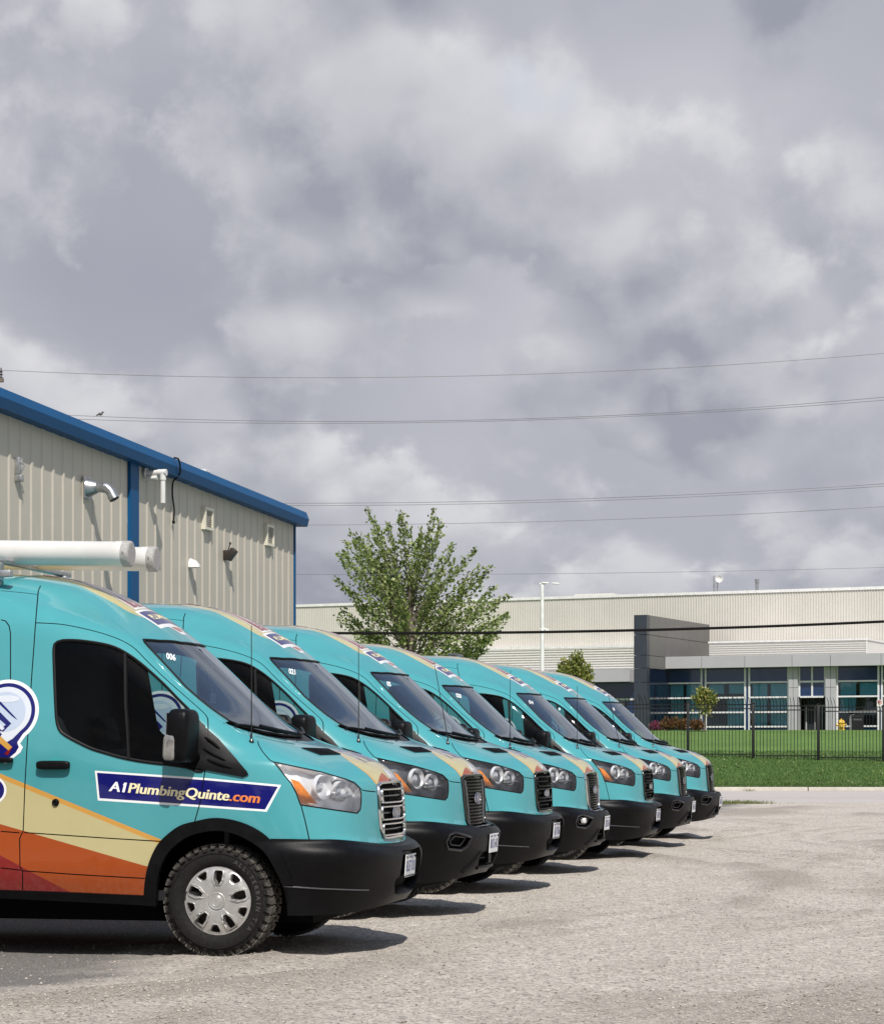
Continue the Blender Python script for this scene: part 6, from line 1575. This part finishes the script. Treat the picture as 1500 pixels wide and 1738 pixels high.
def leaves_mesh(name, anchors, dirs, size, mat, seed=1):
    r = np.random.default_rng(seed); A = np.array(anchors); n = len(A); D = np.array(dirs)
    D = D+r.normal(0, .55, (n, 3)); D[:, 2] -= .35; D /= np.linalg.norm(D, axis=1, keepdims=True)
    U = r.normal(0, 1, (n, 3)); S_ = np.cross(D, U); S_ /= np.linalg.norm(S_, axis=1, keepdims=True)+1e-9; NNn = np.cross(S_, D)
    s = size*(.6+.8*r.random((n, 1)))
    V = np.stack([A, A+D*s*.5+S_*s*.36+NNn*s*.06, A+D*s*1.1, A+D*s*.5-S_*s*.36+NNn*s*.06], 1)
    k = 4*np.arange(n)[:, None]; F_ = np.concatenate([k+[0, 1, 2], k+[0, 2, 3]])
    me = mesh_np(name, V.reshape(-1, 3), F_); at = me.attributes.new('tone', 'FLOAT', 'POINT'); at.data.foreach_set('value', np.repeat(np.clip(r.normal(.5, .24, n), 0, 1), 4).astype(np.float32)); me.materials.append(mat); return me
def tree(name, label, base, trunk_h, trunk_r, tips, leafsize, per_m, mat, cat_='tree', seed=1, start=.35, jit=.10, limbs=True, droop=.0, group=None, hub=.50):
    """tips: shoot ends relative to the base; every shoot is a curved twig that carries leaves along its outer part"""
    root = empty(name, base); tag(root, label, cat_, group)
    r = random.Random(seed); rn = np.random.default_rng(seed)
    b = MB(); b.tube([(0, 0, -.2), (.02, .01, trunk_h*.5), (-.02, 0, trunk_h)], [trunk_r*1.2, trunk_r, trunk_r*.7], 9); 
    anch, dirs = [], []; lb = MB()
    for k, tp_ in enumerate(tips):
        tp_ = np.array(tp_, float); h0 = np.clip(tp_[2]*hub+r.uniform(-.25, .2)*trunk_h*.5, trunk_h*.35, trunk_h*1.0)
        p0 = np.array([0, 0, h0]); p1 = p0+(tp_-p0)*.45+np.array([0, 0, (tp_[2]-h0)*.02-abs(np.hypot(tp_[0], tp_[1]))*.10])
        t = np.linspace(0, 1, 9)[:, None]; C = p0*(1-t)**2+2*p1*t*(1-t)+tp_*t*t; C[:, 2] -= droop*t[:, 0]**2
        if limbs: lb.tube(C.tolist(), [trunk_r*(.20*(1-q)+.03) for q in np.linspace(0, 1, 9)], 5)
        L_ = np.linalg.norm(np.diff(C, axis=0), axis=1).sum(); n = int(L_*(1-start)*per_m)
        q = start+(1-start)*rn.random(n)**.85; P = np.stack([np.interp(q, t[:, 0], C[:, i]) for i in range(3)], 1)
        d = (C[-1]-C[-3]); d /= np.linalg.norm(d)
        P += rn.normal(0, 1, (n, 3))*(jit*(1.25-q)[:, None]+.02*L_*(1-q)[:, None]+leafsize*.35)
        anch += list(P); dirs += [d]*n
    tr = b.obj('trunk', M_bark, root, 40)
    if limbs: lb.obj('branches', M_bark, tr, 40)
    link('crown', leaves_mesh('crown', anch, dirs, leafsize, mat, seed), root)
    return root
# maple behind the vans; outline traced in photograph pixels
YT = 91.0; sc = YT/FPX; xb = (697-CX)*sc; zb_ = zland(YT)
def relp(a, c, d): return ((a-697)*sc, d, HC-(c-CY)*sc-zb_)
outline = [(571,983),(577,940),(594,905),(612,915),(625,871),(636,905),(655,892),(683,872),(690,900),(712,900),(741,871),(750,885),(768,925),(772,960),(793,985),(804,937),(815,960),(829,966),(838,1000),(860,1008),(862,1040),(850,1062),(838,1075),(826,1100),(805,1110),(760,1120),(720,1118),(680,1112),(640,1098),(600,1082),(572,1052),(580,1030),(590,1000)]
tips = []; rt = random.Random(4)
for a, c in outline:
    for q in range(2): tips.append(relp(a+rt.gauss(0, 3), c+rt.gauss(0, 3), rt.uniform(-1.0, 1.0)))
op = np.array(outline, float)
while len(tips) < 160:
    a, c = rt.uniform(575, 860), rt.uniform(880, 1118)
    if inpoly(np.array([[a, c]]), op)[0] and not ((748 < a < 806 and c < 1012 and rt.random() < .95) or (c > 1050 and rt.random() < .45)): tips.append(relp(a, c, rt.uniform(-2.6, 2.6)))
tree('maple_tree', 'green young maple tree with spiky upright shoots behind the vans', (xb, YT, zb_), 7.2, .11, tips, .135, 44, M_leaf, seed=5, start=.34, jit=.055, hub=.60)
def ball_tips(rx, ry, z0, z1, n, seed):
    r = random.Random(seed); out = []
    while len(out) < n:
        x, y, z = r.uniform(-1, 1), r.uniform(-1, 1), r.uniform(-1, 1)
        if .3 < x*x+y*y+z*z < 1: out.append((x*rx, y*ry, (z0+z1)/2+z*(z1-z0)/2))
    return out
Y2 = 104.0; s2 = Y2/FPX; zb2 = zland(Y2)
tp2 = [((a-975)*s2, rt.uniform(-.5, .5), HC-(c-CY)*s2-zb2) for a, c in [(950,1128),(957,1119),(966,1124),(972,1112),(982,1110),(988,1122),(998,1128),(1003,1140),(995,1150),(1000,1152),(960,1145),(950,1140),(975,1130),(985,1142),(968,1150),(980,1120),(990,1135),(960,1132)]*2]
tree('small_tree', 'small yellow-green tree showing just above the roof of the farthest van', ((975-CX)*s2, Y2, zb2), 3.0, .06, tp2, .13, 95, M_leaf2, seed=8, start=.55, jit=.10)
Y3 = 118.0; s3_ = Y3/FPX; zb3 = zland(Y3)
tp3 = [((a-1195)*s3_, rt.uniform(-.45, .45), HC-(c-CY)*s3_-zb3) for a, c in [(1179,1182),(1185,1172),(1190,1170),(1196,1168),(1203,1172),(1210,1178),(1212,1184),(1206,1196),(1198,1200),(1190,1198),(1184,1192),(1196,1180),(1188,1182),(1203,1188)]*2]
tree('sapling', 'thin sapling with round green crown in front of the office windows', ((1195-CX)*s3_, Y3, zb3), 1.75, .05, tp3[:20], .14, 80, M_leaf2, seed=9, start=.4, jit=.10)
for k, (a, w, h_, m, lb) in enumerate(((1134, .95, .80, M_shrub, 'orange red leafed shrub at the foot of the dark tower wall, left one'), (1158, .85, .62, M_shrub, 'low orange shrub behind the first fence post, between two others'), (1183, .75, .60, M_shrub, 'orange shrub next to the sapling trunk by the office wall'), (1111, .5, .42, M_pinkf, 'pink flowering bush beside the windshield of the farthest van'))):
    Yq = 121.0; x = (a-CX)/FPX*Yq; zq = zland(Yq)
    tree('shrub', lb, (x, Yq, zq), .18, .03, ball_tips(w*.5, .4, .12, h_, 40, k+20), .10, 130, m, 'shrub', seed=k+30, start=.3, jit=.05, limbs=False, group='shrubs along the office wall')

# ------------------------------------------------------------------ street furniture by the office
Yl = 112.0; sl_ = Yl/FPX; zl = zland(Yl); lamp = empty('street_lamp', ((920-CX)*sl_, Yl, zl)); tag(lamp, 'tall white twin-arm lamp post in front of the warehouse', 'lamp post')
M_lampw = simple('white_metal', (.74, .74, .74), .4); zt = HC+(CY-990)*sl_-zl
b = MB(); b.tube([(0, 0, 0), (0, 0, zt*.98)], [.115, .085], 14); b.obj('pole', M_lampw, lamp, 40)
for s_ in (-1, 1):
    b = MB(); b.tube([(0, 0, zt-.22), (s_*.05, 0, zt-.05), (s_*.14, 0, zt)], [.07, .05, .04], 8); b.bbox((min(s_*.08, s_*.44), -.10, zt-.02), (max(s_*.08, s_*.44), .10, zt+.05), .02, 0, Matrix.Translation((0, 0, 0)) @ Matrix.Rotation(math.radians(3), 4, 'Y')); b.obj('lamp_head', M_lampw, lamp, 40)
zc_ = HC+(CY-1068)*sl_-zl; b = MB(); b.tube([(-.12, 0, zc_), (.12, 0, zc_+.02), (.20, -.02, zc_-.02)], .05, 8); b.sbox((.25, -.03, zc_-.05), (.2, .16, .12), .6, 8); b.obj('camera_arm', M_lampw, lamp, 40)
def at_n(px_, n, z=None): r_, Z_ = br(px_, n); P = B0+r_*RR+n*NN_; return P
P = at_n(1453, 2.2); zq = zland(P[1]); bn = empty('litter_bin', (P[0], P[1], zq)); tag(bn, 'black domed litter bin on the grass by the office windows', 'litter bin')
b = MB(); b.prism([(-.33, 0), (.33, 0), (.34, .72), (.27, .82), (.12, .87), (-.12, .87), (-.27, .82), (-.34, .72)], 'y', -.3, .3); b.obj('bin_body', M_blackg, bn)
b = MB(); b.box((-.22, -.315, .52), (.22, -.302, .62)); b.obj('bin_slot', M_lampdark, bn); b = MB(); b.bbox((-.36, -.32, .69), (.36, .32, .73), .01); b.obj('bin_rim', M_black, bn)
P = at_n(1427, 2.0); zq = zland(P[1]); hy = empty('fire_hydrant', (P[0], P[1], zq)); hy.scale = (.82, .82, .82); tag(hy, 'yellow hydrant on the grass beside the office entrance column', 'hydrant')
M_yel = simple('yellow_enamel', (.66, .43, .06), .45, var=.12)
b = MB(); b.lathe([(.24, 0), (.24, .05), (.19, .07), (.19, .45), (.24, .47), (.24, .53), (.20, .60), (.12, .68), (.001, .71)], 20, 0, None, 'Z'); b.obj('barrel', M_yel, hy, 40)
for a_ in (-1, 1): b = MB(); b.tube([(a_*.15, 0, .34), (a_*.33, 0, .34)], .085, 12); b.obj('nozzle', M_yel, hy, 40)
b = MB(); b.tube([(0, -.15, .30), (0, -.36, .30)], .12, 14); b.obj('nozzle', M_yel, hy, 40); b = MB(); b.tube([(0, 0, .70), (0, 0, .77)], .04, 6); b.obj('cap_nut', M_yel, hy)
P = at_n(1492, 1.2); zq = zland(P[1]); sg = empty('parking_sign', (P[0], P[1], zq), -.1); tag(sg, 'white no parking sign with red ring on a post by the right edge', 'sign')
zs = bz(1195, P[1])-zq; b = MB(); b.tube([(0, 0, 0), (0, 0, zs+.2)], .03, 8); b.obj('post', M_galv, sg, 40)
b = MB(); b.bbox((-.15, -.045, zs-.22), (.15, -.033, zs+.23), .004); b.obj('sign_plate', M_cap, sg)
b = MB(); b.tube([(.105*math.cos(a), -.048, zs+.09+.105*math.sin(a)) for a in np.linspace(0, 2*math.pi, 24, endpoint=False)], .014, 5, closed=True); b.tube([(-.07, -.05, zs+.16), (.07, -.05, zs+.02)], .012, 5); b.obj('red_ring', simple('sign_red', (.5, .02, .02), .5), sg)
b = MB(); V, Fc = text_mesh('P', .19, .004, 0, 1, 'CENTER'); b.add([(v[0], -.0465, zs+.025+v[1]) for v in V], Fc); b.obj('sign_letter', M_blackg, sg)

# ------------------------------------------------------------------ overhead lines
M_wire = simple('grey_wire', (.16, .16, .165), .5); M_cabl = simple('black_cable', (.006, .006, .006), .8, spec=.1)
def wire(pts, Z, r, mat, label, grp='overhead lines across the sky', name='power_line'):
    a = np.array(pts, float); cf = np.polyfit(a[:, 0], a[:, 1], 2); xs_ = np.linspace(-420, 1950, 48)
    P = [((x-CX)/FPX*Z, Z, HC-(np.polyval(cf, x)-CY)/FPX*Z) for x in xs_]
    b = MB(); b.tube(P, r, 6); o = b.obj(name, mat, None, 60); tag(o, label, 'cable', grp); return o
wire([(0,628),(430,641),(700,640),(1100,626),(1500,600)], 70, .0085, M_wire, 'topmost thin overhead wire, high above the roof of the metal building')
wire([(170,707),(640,715),(1000,707),(1500,674)], 70, .0075, M_wire, 'upper wire of the close pair below the topmost wire, a small bird on it')
wire([(170,713),(640,717.5),(1000,710),(1500,679)], 72, .0075, M_wire, 'lower wire of the close pair, second group from the top')
wire([(515,854),(900,849),(1200,838),(1500,821)], 74, .0085, M_wire, 'upper wire of the pair that meets the blue trim corner')
wire([(515,858),(900,853),(1200,842),(1500,825)], 74.6, .0085, M_wire, 'lower wire of the pair that meets the blue trim corner')
wire([(515,891),(900,886),(1200,875),(1500,860)], 76, .0080, M_wire, 'single thin wire crossing just above the maple crown')
wire([(515,975),(900,974),(1200,970),(1500,963)], 78, .0065, M_wire, 'lowest thin wire crossing the middle of the maple crown')
wire([(575,1074.5),(900,1073.5),(1200,1066),(1500,1055)], 70.5, .043, M_cabl, 'thick black cable crossing in front of the warehouse wall', name='power_cable')
pole = empty('utility_pole', ((-34-CX)/FPX*70, 70, 0)); tag(pole, 'wooden utility pole just outside the left edge, its insulator showing above the roof', 'utility pole')
zt = HC+(CY-608)/FPX*70; b = MB(); b.tube([(0, 0, 0), (0, 0, zt)], [.17, .11], 12); b.obj('pole_shaft', M_bark, pole, 40); b = MB(); b.bbox((-.9, -.06, zt-.75), (.75, .06, zt-.62), .01); b.obj('crossarm', M_bark, pole)
b = MB(); xi = (36.5)/FPX*70; z1_ = HC+(CY-627)/FPX*70
b.tube([(xi, 0, zt-.75), (xi, 0, z1_+.05)], .02, 6)
for k in range(4): b.lathe([(.02, .05), (.06, .02), (.055, 0), (.02, 0)], 10, 0, Matrix.Translation((xi, 0, z1_-.36+.09*k)), 'Z')
b.obj('insulator', M_bronze, pole, 40)
bd = empty('bird', ((171-CX)/FPX*70, 70, HC-(706.5-CY)/FPX*70+.02)); tag(bd, 'small dark bird perched on the wire above the metal roof', 'bird')
b = MB(); b.sbox((0, 0, .05), (.15, .08, .09), .9, 8); b.sbox((.07, 0, .105), (.065, .06, .06), 1, 8); b.tube([(-.05, 0, .04), (-.14, 0, .0)], [.03, .012], 6); b.tube([(.095, 0, .105), (.12, 0, .10)], [.012, .003], 6); b.tube([(0, 0, .02), (0, 0, -.02)], .008, 5); b.obj('body', simple('feathers', (.09, .085, .08), .8, var=.3, vscale=60), bd, 60)

# ------------------------------------------------------------------ the wood on the near side of the yard, seen only in the glass and paint
def wood():
    r = np.random.default_rng(77); A = []; D = []; b = MB()
    for k in range(26):
        x = -62+5.0*k+r.normal(0, 1.2); y = -34+r.normal(0, 3.5); h = r.uniform(8, 12.5); w = r.uniform(2.2, 3.4)
        b.tube([(x, y, -.1), (x+.1, y, h*.5), (x, y, h*.9)], [.24, .17, .04], 7)
        n = 1900; q = r.normal(0, 1, (n, 3)); q /= np.linalg.norm(q, axis=1, keepdims=True); q *= r.random((n, 1))**.4
        cl_ = r.normal(0, 1, (14, 3)); cl_ /= np.linalg.norm(cl_, axis=1, keepdims=True); q = q*.45+cl_[r.integers(0, 14, n)]*.62
        P = q*np.array([w, w, h*.40])+np.array([x, y, h*.58]); A += list(P); D += list(q/np.maximum(np.linalg.norm(q, axis=1, keepdims=True), 1e-6))
    t = link('wood', leaves_mesh('wood', A, D, .72, M_leafd, 3)); tag(t, 'row of broad leafed trees on the near side of the yard, mirrored in the van windows', 'wood', kind='stuff')
    me = b.mesh('wood_trunks', 40, [M_bark]); link('trunks', me, t)
wood()
